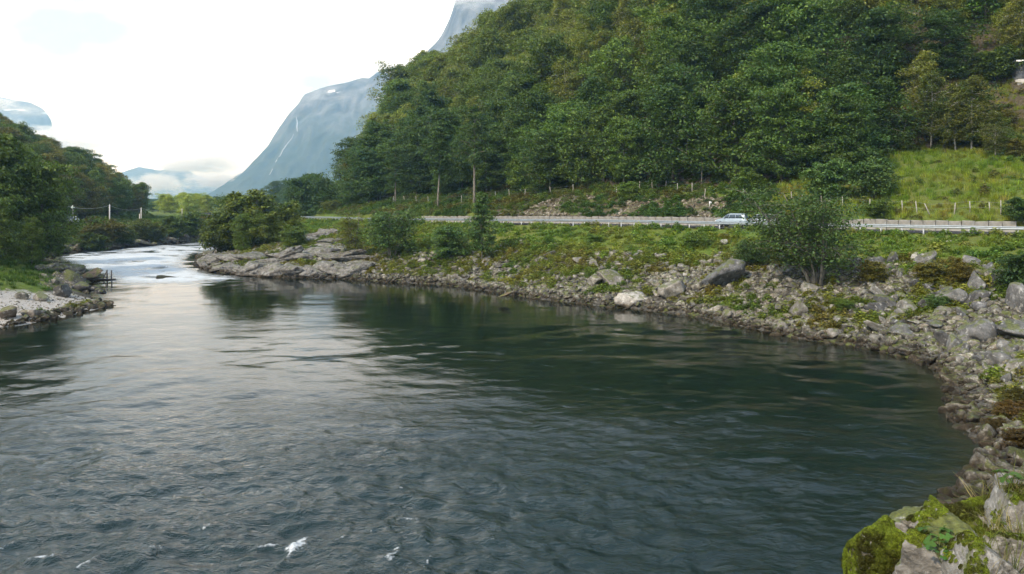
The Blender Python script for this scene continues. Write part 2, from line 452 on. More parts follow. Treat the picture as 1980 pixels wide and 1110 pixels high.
# ------------------------------------------------------------------ road
def offset_line(L, off):
    T = np.gradient(L[:, :2], axis=0); T /= np.linalg.norm(T, axis=1)[:, None]
    Nn = np.c_[T[:, 1], -T[:, 0]]          # to the right of travel (uphill side)
    return np.c_[L[:, :2] + Nn * off, L[:, 2]]
def resample(L, step, s0=0, s1=None):
    d = np.r_[0, np.cumsum(np.linalg.norm(np.diff(L[:, :2], axis=0), axis=1))]
    s1 = d[-1] if s1 is None else s1
    q = np.arange(s0, s1, step); return np.c_[[np.interp(q, d, L[:, k]) for k in range(3)]].T
def strip(name, L, o0, o1, dz, mat, parent=None, step=2., s0=0, s1=None):
    R = resample(L, step, s0, s1); a = offset_line(R, o0); b = offset_line(R, o1); n = len(R)
    V = np.vstack([a, b]); V[:, 2] += dz; i = np.arange(n - 1)
    return add(name, mk_mesh(name, V, np.c_[i, i + n, i + n + 1, i + 1], (mat,)), parent)
road = tag(strip('road', ROAD, -4.0, 4.0, .0, M['asphalt']), kind='structure')
for o in (-3.55, 3.45): strip('edge_line', ROAD, o, o + .12, .005, M['paint'], road)
dl = np.r_[0, np.cumsum(np.linalg.norm(np.diff(ROAD[:, :2], axis=0), axis=1))][-1]
road_l = tag(strip('side_road', ROADL, -2.8, 2.8, .02, M['asphalt']), kind='structure')

# ------------------------------------------------------------------ river
def river_mesh():
    yy = [-6.0]
    while yy[-1] < 332: yy.append(yy[-1] * 1.0055 if yy[-1] > 14 else yy[-1] + .5)
    yy = np.array(yy); q = np.concatenate([np.arange(-6, -.9, .05), np.arange(-.9, .75, .0042), np.arange(.75, 1.6, .04)])
    X = (q[None] * np.maximum(yy, 7.)[:, None]); Y = np.broadcast_to(yy[:, None], X.shape); sh = X.shape
    x, y = X.ravel(), Y.ravel().copy()
    rs = river_sd(x, y)
    rap = sstep(93, 104, y) * (1 - .35 * sstep(160, 210, y)) * sstep(1, -5, rs) * sstep(-31, -39, x)
    tail = sstep(84, 104, y) * sstep(-22, -40, x)
    near = sstep(46, 24, y)
    turb = np.clip(near * (.35 + .65 * sstep(14, -4, x)) + .10 * sstep(85, 40, y), 0, 1)
    calm = 1 - .72 * sstep(45, 72, y) * sstep(18, -2, x) + .7 * sstep(-4, 8, x) * sstep(26, 34, y) * sstep(85, 60, y)
    h = fb2(x, y, 6., 3, 21) * .07 * calm + (fb2(x * .8, y, 1.1, 2, 34) * .05 * sstep(70, 40, y) + fb2(x * .7, y, 2.4, 2, 36) * .075 * calm + fb2(x * .6, y, 4.6, 2, 38) * .08 * calm) * sstep(120, 70, y) * (.3 + .7 * sstep(-.25, .25, fb2(x * .4, y, 14., 3, 37))) + fb2(x * .8, y, 2.2, 3, 22) * .05 * (.35 * calm + turb)
    ridg = 1 - np.abs(fb2(x * .8 + .3 * y, y, 2.6, 3, 23)); ridg2 = 1 - np.abs(fb2(x, y * 1.4, 1.1, 3, 24))
    wx_ = x + .5 * fb2(x, y, 1.6, 2, 41); wy_ = y + .5 * fb2(x, y, 1.6, 2, 42)
    ridg3 = 1 - np.abs(fb2(wx_ * .8, wy_, .62, 2, 43))
    h += turb * ((ridg - .75) * .26 + (ridg2 - .75) * .17 + (ridg3 - .75) * .085 * sstep(42, 24, y))
    hr = fb2(x * .7, y, 5., 4, 25); hr2 = 1 - np.abs(fb2(x * .6, y * 1.1, 3.2, 4, 26))
    h += rap * (hr * .38 + (hr2 - .7) * .5) + tail * (1 - rap) * fb2(x, y, 4., 3, 27) * .08
    h *= sstep(.6, -2.2, rs) * .9 + .1
    foam = rap * sstep(.50, .88, hr2 + .34 * fb2(x * .35, y * .8, 6., 4, 28) + .10 * sstep(135, 110, y))
    foam = np.maximum(foam, tail * sstep(.10, .55, fb2(x * .5, y * 1.2, 5., 4, 29)) * .65 * sstep(.1, -2., rs))
    rag = fb2(x * .7 + y * .3, y, .5, 3, 31) * .8 + fb2(x, y, .16, 2, 32) * .5
    for (p0, p1, wd, st) in [((596,1038),(570,1060),.17,1.),((572,1056),(528,1104),.07,.95),((488,1062),(540,1050),.06,.85),((640,1052),(668,1040),.05,.75),((396,1022),(414,1018),.10,.9),((52,1087),(98,1083),.10,.9),
            ((142,1106),(196,1077),.05,.8),((552,944),(586,956),.07,.7),((578,992),(618,970),.03,.7),((748,1092),(768,1062),.11,.85),((298,1064),(338,1061),.05,.75),((700,1036),(724,1021),.04,.7),((818,1102),(832,1078),.04,.7),
            ((676,1022),(692,1019),.06,.8),((770,998),(806,1000),.06,.7),((0,1062),(34,1052),.04,.7),((240,1012),(262,1004),.03,.6),((440,1100),(470,1090),.04,.7),((772,944),(782,946),.05,.8)]:
        A_, B_ = np.array(pw(*p0)), np.array(pw(*p1)); d = seg_dist(x + .06 * rag, y + .10 * rag, A_, B_)[0]
        foam = np.maximum(foam, st * sstep(-.15, .9, .75 - d / (wd * 2.3) + 1.2 * rag) * (d < wd * 5 + .15))
        h += .07 * st * np.exp(-(d / (wd * 2)) ** 2)
    crest = turb * sstep(.97, 1.03, ridg + .08 * fb2(x, y, .5, 3, 33)) * .42 * sstep(-.1, .5, fb2(x, y, 4., 2, 35))
    foam = np.maximum(foam, crest)
    shal = sstep(-2.2, 0, rs)
    keep = (rs < 1.6).reshape(sh); kf = (keep[:-1, :-1] | keep[1:, :-1] | keep[:-1, 1:] | keep[1:, 1:])
    nxq = sh[1]; i = (np.arange(sh[0] - 1)[:, None] * nxq + np.arange(nxq - 1)[None])[kf]
    Fq = np.c_[i, i + 1, i + nxq + 1, i + nxq]
    used = np.unique(Fq); mp_ = np.full(len(x), -1); mp_[used] = np.arange(len(used))
    me = mk_mesh('river', np.c_[x, y, h][used], mp_[Fq], (), True)
    ca = me.color_attributes.new('water', 'FLOAT_COLOR', 'POINT')
    ca.data.foreach_set('color', np.c_[foam, shal, turb, rap][used].astype(np.float32).ravel())
    return me
def water_mat():
    m, t, b = nodes_of('river_water')
    a = t.nodes.new('ShaderNodeAttribute'); a.attribute_name = 'water'
    s = t.nodes.new('ShaderNodeSeparateColor'); t.links.new(a.outputs['Color'], s.inputs[0])
    P = poswld(t)
    def mp(sx, sy, rz=0):
        q = N(t, 'ShaderNodeMapping'); q.inputs['Scale'].default_value = (sx, sy, 1); q.inputs['Rotation'].default_value = (0, 0, rz)
        t.links.new(P, q.inputs[0]); return q.outputs[0]
    n1 = noise(t, mp(.85, 1.1, .12), .9, 5, .55, .6); n2 = noise(t, mp(.95, 1.2, -.1), 3.2, 5, .6, .5); n3 = noise(t, mp(1, 1.3), 11., 3, .6, .3)
    patch = ramp(t, noise(t, mp(.4, 1.2, .1), .11, 4, .6, .5), [(.38, W3(.25)), (.62, W3(1.))])
    h = mathn(t, 'ADD', mathn(t, 'MULTIPLY', n1, 1.0), mathn(t, 'ADD', mathn(t, 'MULTIPLY', mathn(t, 'MULTIPLY', n2, patch), .40), mathn(t, 'MULTIPLY', mathn(t, 'MULTIPLY', n3, patch), .03)))
    bp = bump(t, b, h, 1., .05)
    t.links.new(mathn(t, 'ADD', .011, mathn(t, 'MULTIPLY', s.outputs[2], .20)), bp.inputs['Distance'])
    deep = ramp(t, n1, [(.3, (.003, .007, .005)), (.7, (.005, .012, .010))])
    c = mixc(t, mathn(t, 'MULTIPLY', s.outputs[1], .8), deep, (.026, .024, .011))
    c = mixc(t, mathn(t, 'MULTIPLY', s.outputs[2], .6), c, (.011, .028, .030))
    fn = noise(t, mp(1, 1), 8., 6, .75)
    fm = ramp(t, mathn(t, 'ADD', s.outputs[0], mathn(t, 'MULTIPLY', mathn(t, 'SUBTRACT', fn, .5), 2.0)), [(.45, W3(0)), (1., W3(.9))])
    c = mixc(t, fm, c, (.60, .64, .66))
    t.links.new(c, b.inputs['Base Color'])
    t.links.new(mathn(t, 'ADD', mathn(t, 'MULTIPLY', fm, .6), .03), b.inputs['Roughness'])
    b.inputs['IOR'].default_value = 1.333
    return m
M['water'] = water_mat()
rme = river_mesh(); rme.materials.append(M['water'])
river = tag(add('river', rme), kind='structure')

# ------------------------------------------------------------------ mountains and haze
def mountain_mat(name, rockc, green, snow, snowline):
    m, t, b = nodes_of(name)
    P = poswld(t)
    q = N(t, 'ShaderNodeMapping'); q.inputs['Scale'].default_value = (1, 1, .35); t.links.new(P, q.inputs[0])
    n1 = noise(t, q.outputs[0], .012, 9, .65, .4); n2 = noise(t, P, .004, 6, .6)
    c = ramp(t, n1, [(.34, tuple(x * .2 for x in rockc)), (.5, tuple(x * .8 for x in rockc)), (.68, tuple(min(1, x * 1.7) for x in rockc))])
    sp = t.nodes.new('ShaderNodeSeparateXYZ'); t.links.new(P, sp.inputs[0])
    zz = mathn(t, 'ADD', mathn(t, 'DIVIDE', sp.outputs[2], snowline), mathn(t, 'MULTIPLY', mathn(t, 'SUBTRACT', n2, .5), .8))
    c = mixc(t, ramp(t, zz, [(.45, W3(.85)), (.85, W3(0))]), c, green)
    g = t.nodes.new('ShaderNodeNewGeometry'); sn = t.nodes.new('ShaderNodeSeparateXYZ'); t.links.new(g.outputs['Normal'], sn.inputs[0])
    q2 = N(t, 'ShaderNodeMapping'); q2.inputs['Scale'].default_value = (.35, .5, 1.5); t.links.new(P, q2.inputs[0])
    sm = mathn(t, 'MULTIPLY', ramp(t, mathn(t, 'DIVIDE', sp.outputs[2], snowline), [(.80, W3(0)), (.86, W3(1))]), ramp(t, noise(t, q2.outputs[0], .013, 3, .5), [(.62, W3(0)), (.64, W3(snow))]))
    c = mixc(t, sm, c, (.85, .87, .9))
    t.links.new(c, b.inputs['Base Color']); b.inputs['Roughness'].default_value = .95; b.inputs['Specular IOR Level'].default_value = .1
    bump(t, b, n1, .8, 14.); return m
def mountain(name, sil, D, depth, mat, seed, nxm=150, nym=70, rough=1., back=None):
    """sil: crest as (picture x, picture y) read at distance D; the face climbs from D-depth to D, then a plateau falls away behind"""
    sil = np.array(sil, float); px = np.linspace(sil[0, 0], sil[-1, 0], nxm)
    top = CAMZ + (HZ - np.interp(px, sil[:, 0], sil[:, 1])) / F * D
    X0 = (px - CX) / F * D
    v = np.linspace(0, 1.7, nym)
    Y = D - depth + depth * v[:, None] + np.zeros((nym, nxm)); X = X0[None] * np.where(v > 1, (D + depth * (v - 1)) / D, 1.)[:, None]
    f = np.where(v < 1, np.where(v < .25, v * .9, .225 + (v - .25) / .75 * .775), 1 - .55 * (v - 1))
    Z = 4 + (top[None] - 4) * f[:, None]
    r = fbm(np.stack([X / 170, Y / 170, Z / 420], -1), 6, seed, .55); rd = 1 - np.abs(fbm(np.stack([X / 260, Y / 600, Z / 900], -1), 5, seed + 7, .55))
    amp = rough * np.minimum(1, (top[None] - 4) / 260.) * np.sin(np.clip(v, 0, 1) * math.pi)[:, None]
    Yd = Y - amp * (rd - .75) * 300
    Zd = Z + amp * r * 48 + (v[:, None] > .9) * r * 9 * rough
    i = (np.arange(nym - 1)[:, None] * nxm + np.arange(nxm - 1)[None]).ravel()
    me = mk_mesh(name, np.stack([X, Yd, Zd], -1).reshape(-1, 3), np.c_[i, i + 1, i + nxm + 1, i + nxm], (mat,), True)
    return tag(add(name, me), kind='structure')
mA = mountain_mat('mountain_face', (.13, .135, .14), (.03, .045, .03), .9, 640.)
mB = mountain_mat('mountain_near_face', (.13, .135, .14), (.035, .05, .03), .0, 700.)
mC = mountain_mat('mountain_far_face', (.08, .085, .09), (.03, .04, .035), .8, 560.)
MA = mountain('mountain', [(380,392),(440,378),(455,362),(470,345),(500,312),(520,282),(540,246),(560,218),(578,200),(588,182),(620,170),(660,160),(700,149),(714,151),(730,139),(760,131),(800,127),(850,118),(930,110),(1060,140),(1200,230)], 4200, 700, mA, 3, 220, 90)
mountain('mountain', [(700,330),(760,230),(800,150),(826,98),(850,72),(868,36),(880,0),(900,-60),(960,-150),(1060,-230),(1300,-260),(1600,-220),(1900,-60)], 3000, 700, mB, 5)
mountain('mountain', [(-620,120),(-400,110),(-200,150),(-60,175),(20,191),(60,198),(84,210),(97,226),(104,245),(109,300),(113,392)], 5600, 800, mC, 8, 110, 50)
mountain('mountain', [(120,392),(180,350),(240,332),(270,322),(310,330),(345,320),(380,338),(420,352),(470,362),(560,340),(700,300)], 7400, 900, mC, 12, 110, 50)

def waterfall(mo, pts, wd):
    C = np.empty(len(mo.data.vertices) * 3); mo.data.vertices.foreach_get('co', C); C = C.reshape(-1, 3)
    C = C[C[:, 1] < 4200]; q = np.c_[CX + F * C[:, 0] / C[:, 1], HZ - F * (C[:, 2] - CAMZ) / C[:, 1]]
    P = []
    for (a, b) in pts:
        d = np.argsort(np.hypot(q[:, 0] - a, q[:, 1] - b))[:3]; Y = C[d, 1].mean() - 14
        P.append((dirx(a, Y), Y, CAMZ - (b - HZ) / F * Y))
    P = np.array(P); wv = np.interp(np.linspace(0, 1, len(P)), [0, .3, .7, 1], [.4, 1, 1.3, .7]) * wd / 2
    tag(MB().tube(P, wv, 6).build('waterfall', M['foamw'], smooth=True), kind='structure')
M['foamw'] = simple('falling_water', (.5, .52, .54), .8, 0, .15, .05)
waterfall(MA, [(573,226),(575,238),(574,246),(575,254)], 4.)
waterfall(MA, [(568,259),(564,268),(557,276),(552,283),(547,290),(542,301),(537,306),(534,312),(529,322),(525,331),(521,338)], 3.6)
HAZE = 0.00018
hz = add('haze', MB().box((0, 4150, 685), (16400, 12300, 1385)).mesh('haze', None)); tag(hz, kind='stuff')
hm = bpy.data.materials.new('haze_air'); hm.use_nodes = True; ht = hm.node_tree; ht.nodes.clear()
ho = ht.nodes.new('ShaderNodeOutputMaterial'); hv = ht.nodes.new('ShaderNodeVolumePrincipled')
hv.inputs['Density'].default_value = HAZE; hv.inputs['Color'].default_value = (.38, .66, 1., 1); hv.inputs['Absorption Color'].default_value = (1, 1, 1, 1); hv.inputs['Anisotropy'].default_value = .2
ht.links.new(hv.outputs[0], ho.inputs['Volume']); hz.data.materials.append(hm)
hz.display_type = 'WIRE'
# ------------------------------------------------------------------ plant builders
def leaves(C, Nrm, size, rs, elong=1.5):
    """one bent leaf spray quad per centre: C (n,3), Nrm (n,3) rough normals"""
    n = len(C); Nrm = Nrm / (np.linalg.norm(Nrm, axis=1)[:, None] + 1e-9)
    R = rs.normal(size=(n, 3)); U = np.cross(Nrm, R); U /= np.linalg.norm(U, axis=1)[:, None] + 1e-9
    Vv = np.cross(Nrm, U); s = (size * rs.uniform(.6, 1.35, n))[:, None]
    a = C + U * s * .5 * elong; c = C - U * s * .5 * elong
    b = C + Vv * s * .36 + Nrm * s * .14; d = C - Vv * s * .36 + Nrm * s * .14
    V = np.stack([a, b, c, d], 1).reshape(-1, 3); Q = np.arange(n * 4).reshape(-1, 4)
    val = np.repeat(rs.uniform(0, 1, n), 4)
    return V, Q, val

def set_leafv(me, val):
    at = me.attributes.new('leafv', 'FLOAT', 'POINT'); at.data.foreach_set('value', np.asarray(val, np.float32))

def grow(seed, H=12., R=3.2, base=.2, shape='oval', nl=34, stems=1, lean=(0, 0), leaf=.26, per=34, droop=.1, trunk_r=.16, spread=.25, flat=.45, fill=1.):
    """returns trunk MB and leaf arrays (V, Q, val)"""
    rs = np.random.default_rng(seed); tb = MB(); LC = []; LN = []
    for st in range(stems):
        ang = rs.uniform(0, 6.28); off = spread * R * (0 if stems == 1 else rs.uniform(.3, 1.))
        hh = H * (1 if st == 0 else rs.uniform(.72, .97))
        k = 8; tt = np.linspace(0, 1, k)
        wob = np.cumsum(rs.normal(0, .035 * H / k, (k, 2)), axis=0)
        bx = np.cos(ang) * off * (.15 + tt ** 1.1 * 1.3) + lean[0] * tt ** 1.4 * hh + wob[:, 0]
        by = np.sin(ang) * off * (.15 + tt ** 1.1 * 1.3) + lean[1] * tt ** 1.4 * hh + wob[:, 1]
        P = np.c_[bx, by, tt * hh * .97 - .25 * (tt == 0)]
        r0 = trunk_r * (1 if st == 0 else rs.uniform(.55, .85)) / (1 if stems == 1 else 1.35)
        tb.tube(P, r0 * (1 - tt * .86) + .012, 7)
        nn = max(8, int(nl / stems ** .6))
        for j in range(nn):
            f = base + (.985 - base) * ((j + rs.uniform(0, 1)) / nn)
            q = (f - base) / (1 - base)
            if shape == 'oval': rad = R * (.42 + .75 * math.sin(math.pi * min(1, q * .92 + .06)) ** .8) * (1 - .22 * q)
            elif shape == 'cone': rad = R * (1.08 - .86 * q) * (.55 + .45 * min(1, q * 6))
            else: rad = R * math.sqrt(max(.06, 1 - (q * 1.02) ** 2)) * (.75 + .25 * min(1, q * 5))
            rad *= rs.uniform(.5, 1.25) / (1 if stems == 1 else 1.25) * (1 + .22 * math.sin(j * 2.399 * 2 + seed) + .15 * math.sin(q * 9 + seed))
            az = j * 2.399 + rs.uniform(-.5, .5)
            o = np.array([np.interp(f, tt, P[:, i]) for i in range(3)])
            rise = rad * (rs.uniform(.15, .6) * (1 - droop) - droop * .6)
            m = 5; l = np.linspace(0, 1, m)
            L = o + np.c_[np.cos(az) * rad * l, np.sin(az) * rad * l, rise * np.sin(l * 1.7) - droop * rad * .5 * l ** 2.2]
            L[1:] += rs.normal(0, .05 * rad, (m - 1, 3))
            tb.tube(L, (r0 * .33 * (1 - f * .6)) * (1 - l * .85) + .006, 4, False)
            tips = [(L[-1], 1.), (L[-2], .9), (L[-3], .6)]
            for b_ in range(3):
                i0 = rs.integers(1, m - 1); d = rs.normal(size=3); d[2] *= .35; d /= np.linalg.norm(d)
                e = L[i0] + d * rad * rs.uniform(.28, .5); tips.append((e, .9))
                tb.tube(np.array([L[i0], (L[i0] + e) / 2 + rs.normal(0, .04, 3), e]), [r0 * .1 + .005, r0 * .06 + .004, .004], 3, False)
            for (c, wgt) in tips:
                n = int(per * wgt * fill * rs.uniform(.5, 1.4)); sr = .30 * R * rs.uniform(.6, 1.15) * (.55 + .45 * min(1, rad / R)) + .12
                d = rs.normal(size=(n, 3)); d /= np.linalg.norm(d, axis=1)[:, None] + 1e-9
                d *= (rs.uniform(0, 1, n) ** .45)[:, None] * sr; d[:, 2] *= flat
                d[:, 2] -= droop * .5 * (np.hypot(d[:, 0], d[:, 1]))
                LC.append(c + d); nrm = rs.normal(0, .55, (n, 3)); nrm[:, 2] += .95; nrm[:, :2] += d[:, :2] / (sr + .01) * .5
                LN.append(nrm)
    C = np.vstack(LC); ok = C[:, 2] > .12
    return tb, leaves(C[ok], np.vstack(LN)[ok], leaf, rs)

class Kind:
    """one grown specimen: trunk mesh, crown mesh and (for the far mass) both joined"""
    def __init__(s, name, barkm, joined=True, **kw):
        tb, (V, Q, val) = grow(**kw); s.H = kw.get('H', 12.); s.R = kw.get('R', 3.2)
        s.trunk = tb.mesh(name + '_trunk', barkm, True)
        s.crown = mk_mesh(name + '_crown', V, Q, (M['leaf'],)); set_leafv(s.crown, val)
        s.proto = None
        if joined:
            TV = np.vstack(tb.V); TQ = np.vstack(tb.Q); TT = np.vstack(tb.T) if tb.T else np.zeros((0, 3), int)
            me = mk_mesh(name + '_whole', np.vstack([V, TV]), [Q, TQ + len(V)] + ([TT + len(V)] if len(TT) else []), (M['leaf'], barkm),
                         matidx=np.r_[np.zeros(len(Q)), np.ones(len(TQ) + len(TT))])
            set_leafv(me, np.r_[val, np.zeros(len(TV))])
            s.proto = bpy.data.objects.new(name + '_source', me)

def plant(kind, name, x, y, z, sc, rz, tint, label, cat, group=None, scz=1., tilt=(0, 0), trunk='trunk', crown='crown'):
    r = empty(name, (x, y, z), rz); r.rotation_euler = (tilt[0], tilt[1], rz); r.scale = (sc, sc, sc * scz)
    tag(r, label, cat, group)
    a = add(trunk, kind.trunk, r); b = add(crown, kind.crown, r); b['tint'] = tuple(float(v) for v in tint)
    return r

def scatter(name, pts, scale, rot, idx, tint, protos, kind='stuff', parent=None):
    n = len(pts); me = bpy.data.meshes.new(name); me.vertices.add(n); me.vertices.foreach_set('co', np.asarray(pts, np.float32).ravel())
    scale = np.asarray(scale, np.float32)
    if scale.ndim == 1: scale = np.repeat(scale[:, None], 3, 1)
    for nm, arr in (('sc', scale), ('ro', rot), ('tint', tint)):
        a = me.attributes.new(nm, 'FLOAT_VECTOR', 'POINT'); a.data.foreach_set('vector', np.asarray(arr, np.float32).ravel())
    a = me.attributes.new('ix', 'INT', 'POINT'); a.data.foreach_set('value', np.asarray(idx, np.int32))
    o = add(name, me, parent); 
    if kind: o['kind'] = kind
    g = bpy.data.node_groups.new(name, 'GeometryNodeTree')
    g.interface.new_socket('Geometry', in_out='INPUT', socket_type='NodeSocketGeometry'); g.interface.new_socket('Geometry', in_out='OUTPUT', socket_type='NodeSocketGeometry')
    gi = g.nodes.new('NodeGroupInput'); go = g.nodes.new('NodeGroupOutput'); J = g.nodes.new('GeometryNodeJoinGeometry')
    for p in protos:
        q = g.nodes.new('GeometryNodeObjectInfo'); q.inputs['Object'].default_value = p; q.inputs['As Instance'].default_value = True
        g.links.new(q.outputs['Geometry'], J.inputs[0])
    I = g.nodes.new('GeometryNodeInstanceOnPoints'); I.inputs['Pick Instance'].default_value = True
    def na(nm, ty):
        q = g.nodes.new('GeometryNodeInputNamedAttribute'); q.data_type = ty; q.inputs[0].default_value = nm; return q.outputs[0]
    g.links.new(gi.outputs[0], I.inputs['Points']); g.links.new(J.outputs[0], I.inputs['Instance'])
    g.links.new(na('ix', 'INT'), I.inputs['Instance Index']); g.links.new(na('sc', 'FLOAT_VECTOR'), I.inputs['Scale'])
    er = g.nodes.new('FunctionNodeEulerToRotation'); g.links.new(na('ro', 'FLOAT_VECTOR'), er.inputs[0]); g.links.new(er.outputs[0], I.inputs['Rotation'])
    g.links.new(I.outputs[0], go.inputs[0])
    md = o.modifiers.new('scatter', 'NODES'); md.node_group = g
    return o

ALDER = [Kind('alder', M['bark'], seed=100 + i, H=12., R=[4.4, 5.0, 3.9, 5.2, 4.6, 4.0][i], base=[.10, .14, .08, .2, .06, .22][i], shape=['oval', 'dome', 'oval', 'dome', 'dome', 'oval'][i], nl=[62, 66, 58, 68, 56, 52][i], leaf=.25, per=[64, 66, 56, 66, 54, 48][i], droop=[.08, .2, .12, .05, .25, .1][i], flat=[.5, .45, .6, .5, .7, .5][i], stems=[1, 2, 1, 2, 1, 1][i], spread=.3) for i in range(6)]
BIRCH = [Kind('birch', M['birch'], seed=140 + i, H=12.5, R=2.7, base=.18, shape='oval', nl=50, leaf=.19, per=46, droop=.42, flat=.8, trunk_r=.13) for i in range(3)]
BUSH = [Kind('bush', M['bark'], seed=170 + i, H=5., R=2.6, base=.08, shape='dome', nl=48, stems=6, leaf=.20, per=24, droop=[.05, .15, .25][i], trunk_r=.09, spread=.42) for i in range(3)]
GALDER = np.array((.088, .136, .027)); GDARK = np.array((.052, .098, .026)); GYEL = np.array((.185, .225, .045)); GOLIVE = np.array((.138, .132, .028)); GBROWN = np.array((.165, .115, .034)); GBLUE = np.array((.064, .112, .034)); GCLUMP = np.array((.105, .140, .026))

# ------------------------------------------------------------------ hillside forest: placement
def hill_points():
    st = 6.0; gx, gy = np.meshgrid(np.arange(-75, 210, st), np.arange(60, 420, st)); x = gx.ravel() + rng.uniform(-.46, .46, gx.size) * st; y = gy.ravel() + rng.uniform(-.46, .46, gx.size) * st
    z, rs, s, u, up, a0, gsp, f, side, wn = terrain(x, y)
    px = CX + F * x / y
    ok = (s > 5) & (up > a0 + .6) & (up < 175) & (y < 266 + .6 * up) & (px > 572) & (px < 2300)
    ok &= (rng.uniform(0, 1, x.size) < np.where(up < 70, 1., .75))
    hxx = hit(1969, 168); hut_up = float(terrain(np.array([hxx[0]]), np.array([hxx[1]]))[4][0]); print('hut', hxx, hut_up)
    ok &= ~((px > 1905) & (px < 2060) & (up < hut_up + 1.5))               # clearing round the hut
    return x[ok], y[ok], z[ok], up[ok], a0[ok]
hx, hy, hz_, hup, ha0 = hill_points()
dfront = hup - ha0
n = len(hx)
hpx = CX + F * hx / hy
elev = HZ - F * (hz_ - CAMZ) / hy
zone = fb2(hx, hy, 26., 3, 41)
isb = (dfront > 5) & (rng.uniform(0, 1, n) < np.clip(.10 + .022 * np.maximum(dfront - 9, 0) + .3 * zone, .04, .62)) | ((hpx > 1700) & (rng.uniform(0, 1, n) < .4))
hs = rng.choice([.62, 1.15, 1.3, 1.45, 1.6], n, p=[.22, .28, .27, .16, .07]) * rng.uniform(.92, 1.08, n) * np.where(dfront < 5, rng.uniform(.75, 1.05, n), 1.) * np.where(hpx > 1760, .85, 1.) * np.where(dfront > 40, 1.12, 1.)
hk = np.where(isb, rng.integers(0, 3, n), rng.integers(0, 6, n))
tv = rng.uniform(.68, 1.38, (n, 1))
bl = np.clip(.25 + .9 * zone + rng.normal(0, .3, n) + .012 * dfront, 0, 1)[:, None]
ht_ = 1.25 * np.where(isb[:, None], GYEL * (.85 - .5 * bl) + GOLIVE * .5 * bl, GDARK * (1 - bl) + GALDER * bl) * tv
sun_tint = sstep(1300, 880, hpx)[:, None] * sstep(330, 150, elev)[:, None]  # sunlight on the upper-left crowns, painted into their leaf tint
ht_ = ht_ * (1 - .75 * sun_tint) + GYEL * rng.uniform(.8, 1.15, (n, 1)) * .75 * sun_tint
rusty = (rng.uniform(0, 1, n) < np.where(elev < 90, .10, .0)) & (dfront > 16)
ht_[rusty] = (GBROWN * .6 + GYEL * .4) * rng.uniform(.85, 1.15, (rusty.sum(), 1))

def visible_area(x, y, z, h, r):
    """how many picture cells of each tree are not behind nearer trees"""
    W_, H_ = 330, 185; cov = np.zeros((H_, W_), bool); vis = np.zeros(len(x))
    for i in np.argsort(y):
        s = F / y[i] / 6.; cx = (CX + F * x[i] / y[i]) / 6.; b = (HZ - F * (z[i] - CAMZ) / y[i]) / 6.; t = b - h[i] * s
        x0, x1 = int(max(0, cx - r[i] * s)), int(min(W_, cx + r[i] * s + 1)); y0, y1 = int(max(0, t)), int(min(H_, b))
        if x1 <= x0 or y1 <= y0: continue
        q = cov[y0:y1, x0:x1]; vis[i] = (~q).sum(); q[:] = True
    return vis
hvis = visible_area(hx, hy, hz_, 12 * hs * .95, 2.7 * hs)
order = np.argsort(-hvis)
single = np.zeros(n, bool); single[order[:236]] = True; single &= hvis > 0
rest = ~single
print('forest', n, 'single', single.sum())
for i in np.nonzero(single)[0]:
    k = (BIRCH if isb[i] else ALDER)[hk[i]]
    nm = 'birch tree' if isb[i] and not rusty[i] else ('tree' if rusty[i] else 'alder tree')
    look = 'russet-brown leafed tree' if rusty[i] else ('yellow-green birch' if isb[i] else ('pale green alder' if ht_[i].sum() > .36 else ('dark green alder' if ht_[i].sum() < .27 else 'mid green alder')))
    row = 'in the front row of the forest' if dfront[i] < 7 else ('in the second rank of the forest' if dfront[i] < 20 else ('halfway up the wooded hillside' if dfront[i] < 42 else 'high on the wooded hillside'))
    cl = ['where the road bends away', 'by the twin-trunked alder', 'above the scree', 'above the stone wall', 'above the cars and the willow', 'behind the fresh green sapling', 'above the grass meadow'][int(np.searchsorted([740, 980, 1150, 1370, 1560, 1720], hpx[i]))]
    lb, ct, gp = look + ' ' + row + ' ' + cl, nm, look.replace('birch', 'birches').replace('alder', 'alders').replace('tree', 'trees') + ' ' + row + ' ' + cl
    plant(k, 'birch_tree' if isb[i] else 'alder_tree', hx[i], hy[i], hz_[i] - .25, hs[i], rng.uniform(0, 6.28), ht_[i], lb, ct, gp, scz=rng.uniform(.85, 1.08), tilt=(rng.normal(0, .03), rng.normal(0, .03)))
ri = np.nonzero(rest)[0]
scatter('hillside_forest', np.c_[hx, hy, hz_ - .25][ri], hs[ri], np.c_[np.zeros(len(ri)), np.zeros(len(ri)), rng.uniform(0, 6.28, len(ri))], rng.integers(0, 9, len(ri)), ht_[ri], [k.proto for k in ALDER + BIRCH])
bpy.data.objects['hillside_forest']['label'] = 'rest of the dense mixed forest covering the steep hillside'

# undergrowth on the forest floor and verge
def tuft_proto(name, seed, nb, h, r, wd, mat, lean=.5):
    rs = np.random.default_rng(seed); V = []; Q = []; val = []
    for i in range(nb):
        a = rs.uniform(0, 6.28); d = rs.uniform(0, r); o = np.array([np.cos(a) * d, np.sin(a) * d, -.03]); hh = h * rs.uniform(.5, 1.2)
        a2 = a + rs.normal(0, .9); t = np.array([np.cos(a2), np.sin(a2), 0]); sd = np.array([-t[1], t[0], 0]) * wd
        p1 = o + t * hh * lean * .35 + np.array([0, 0, hh * .6]); p2 = o + t * hh * lean + np.array([0, 0, hh * rs.uniform(.75, 1.)])
        V += [o - sd, o + sd, p1 + sd * .8, p1 - sd * .8, p2 + sd * .15, p2 - sd * .15]; b = i * 6
        Q += [(b, b+1, b+2, b+3), (b+3, b+2, b+4, b+5)]; val += [rs.uniform(0, 1)] * 6
    me = mk_mesh(name, np.array(V), np.array(Q), (mat,)); set_leafv(me, val); return bpy.data.objects.new(name + '_source', me)
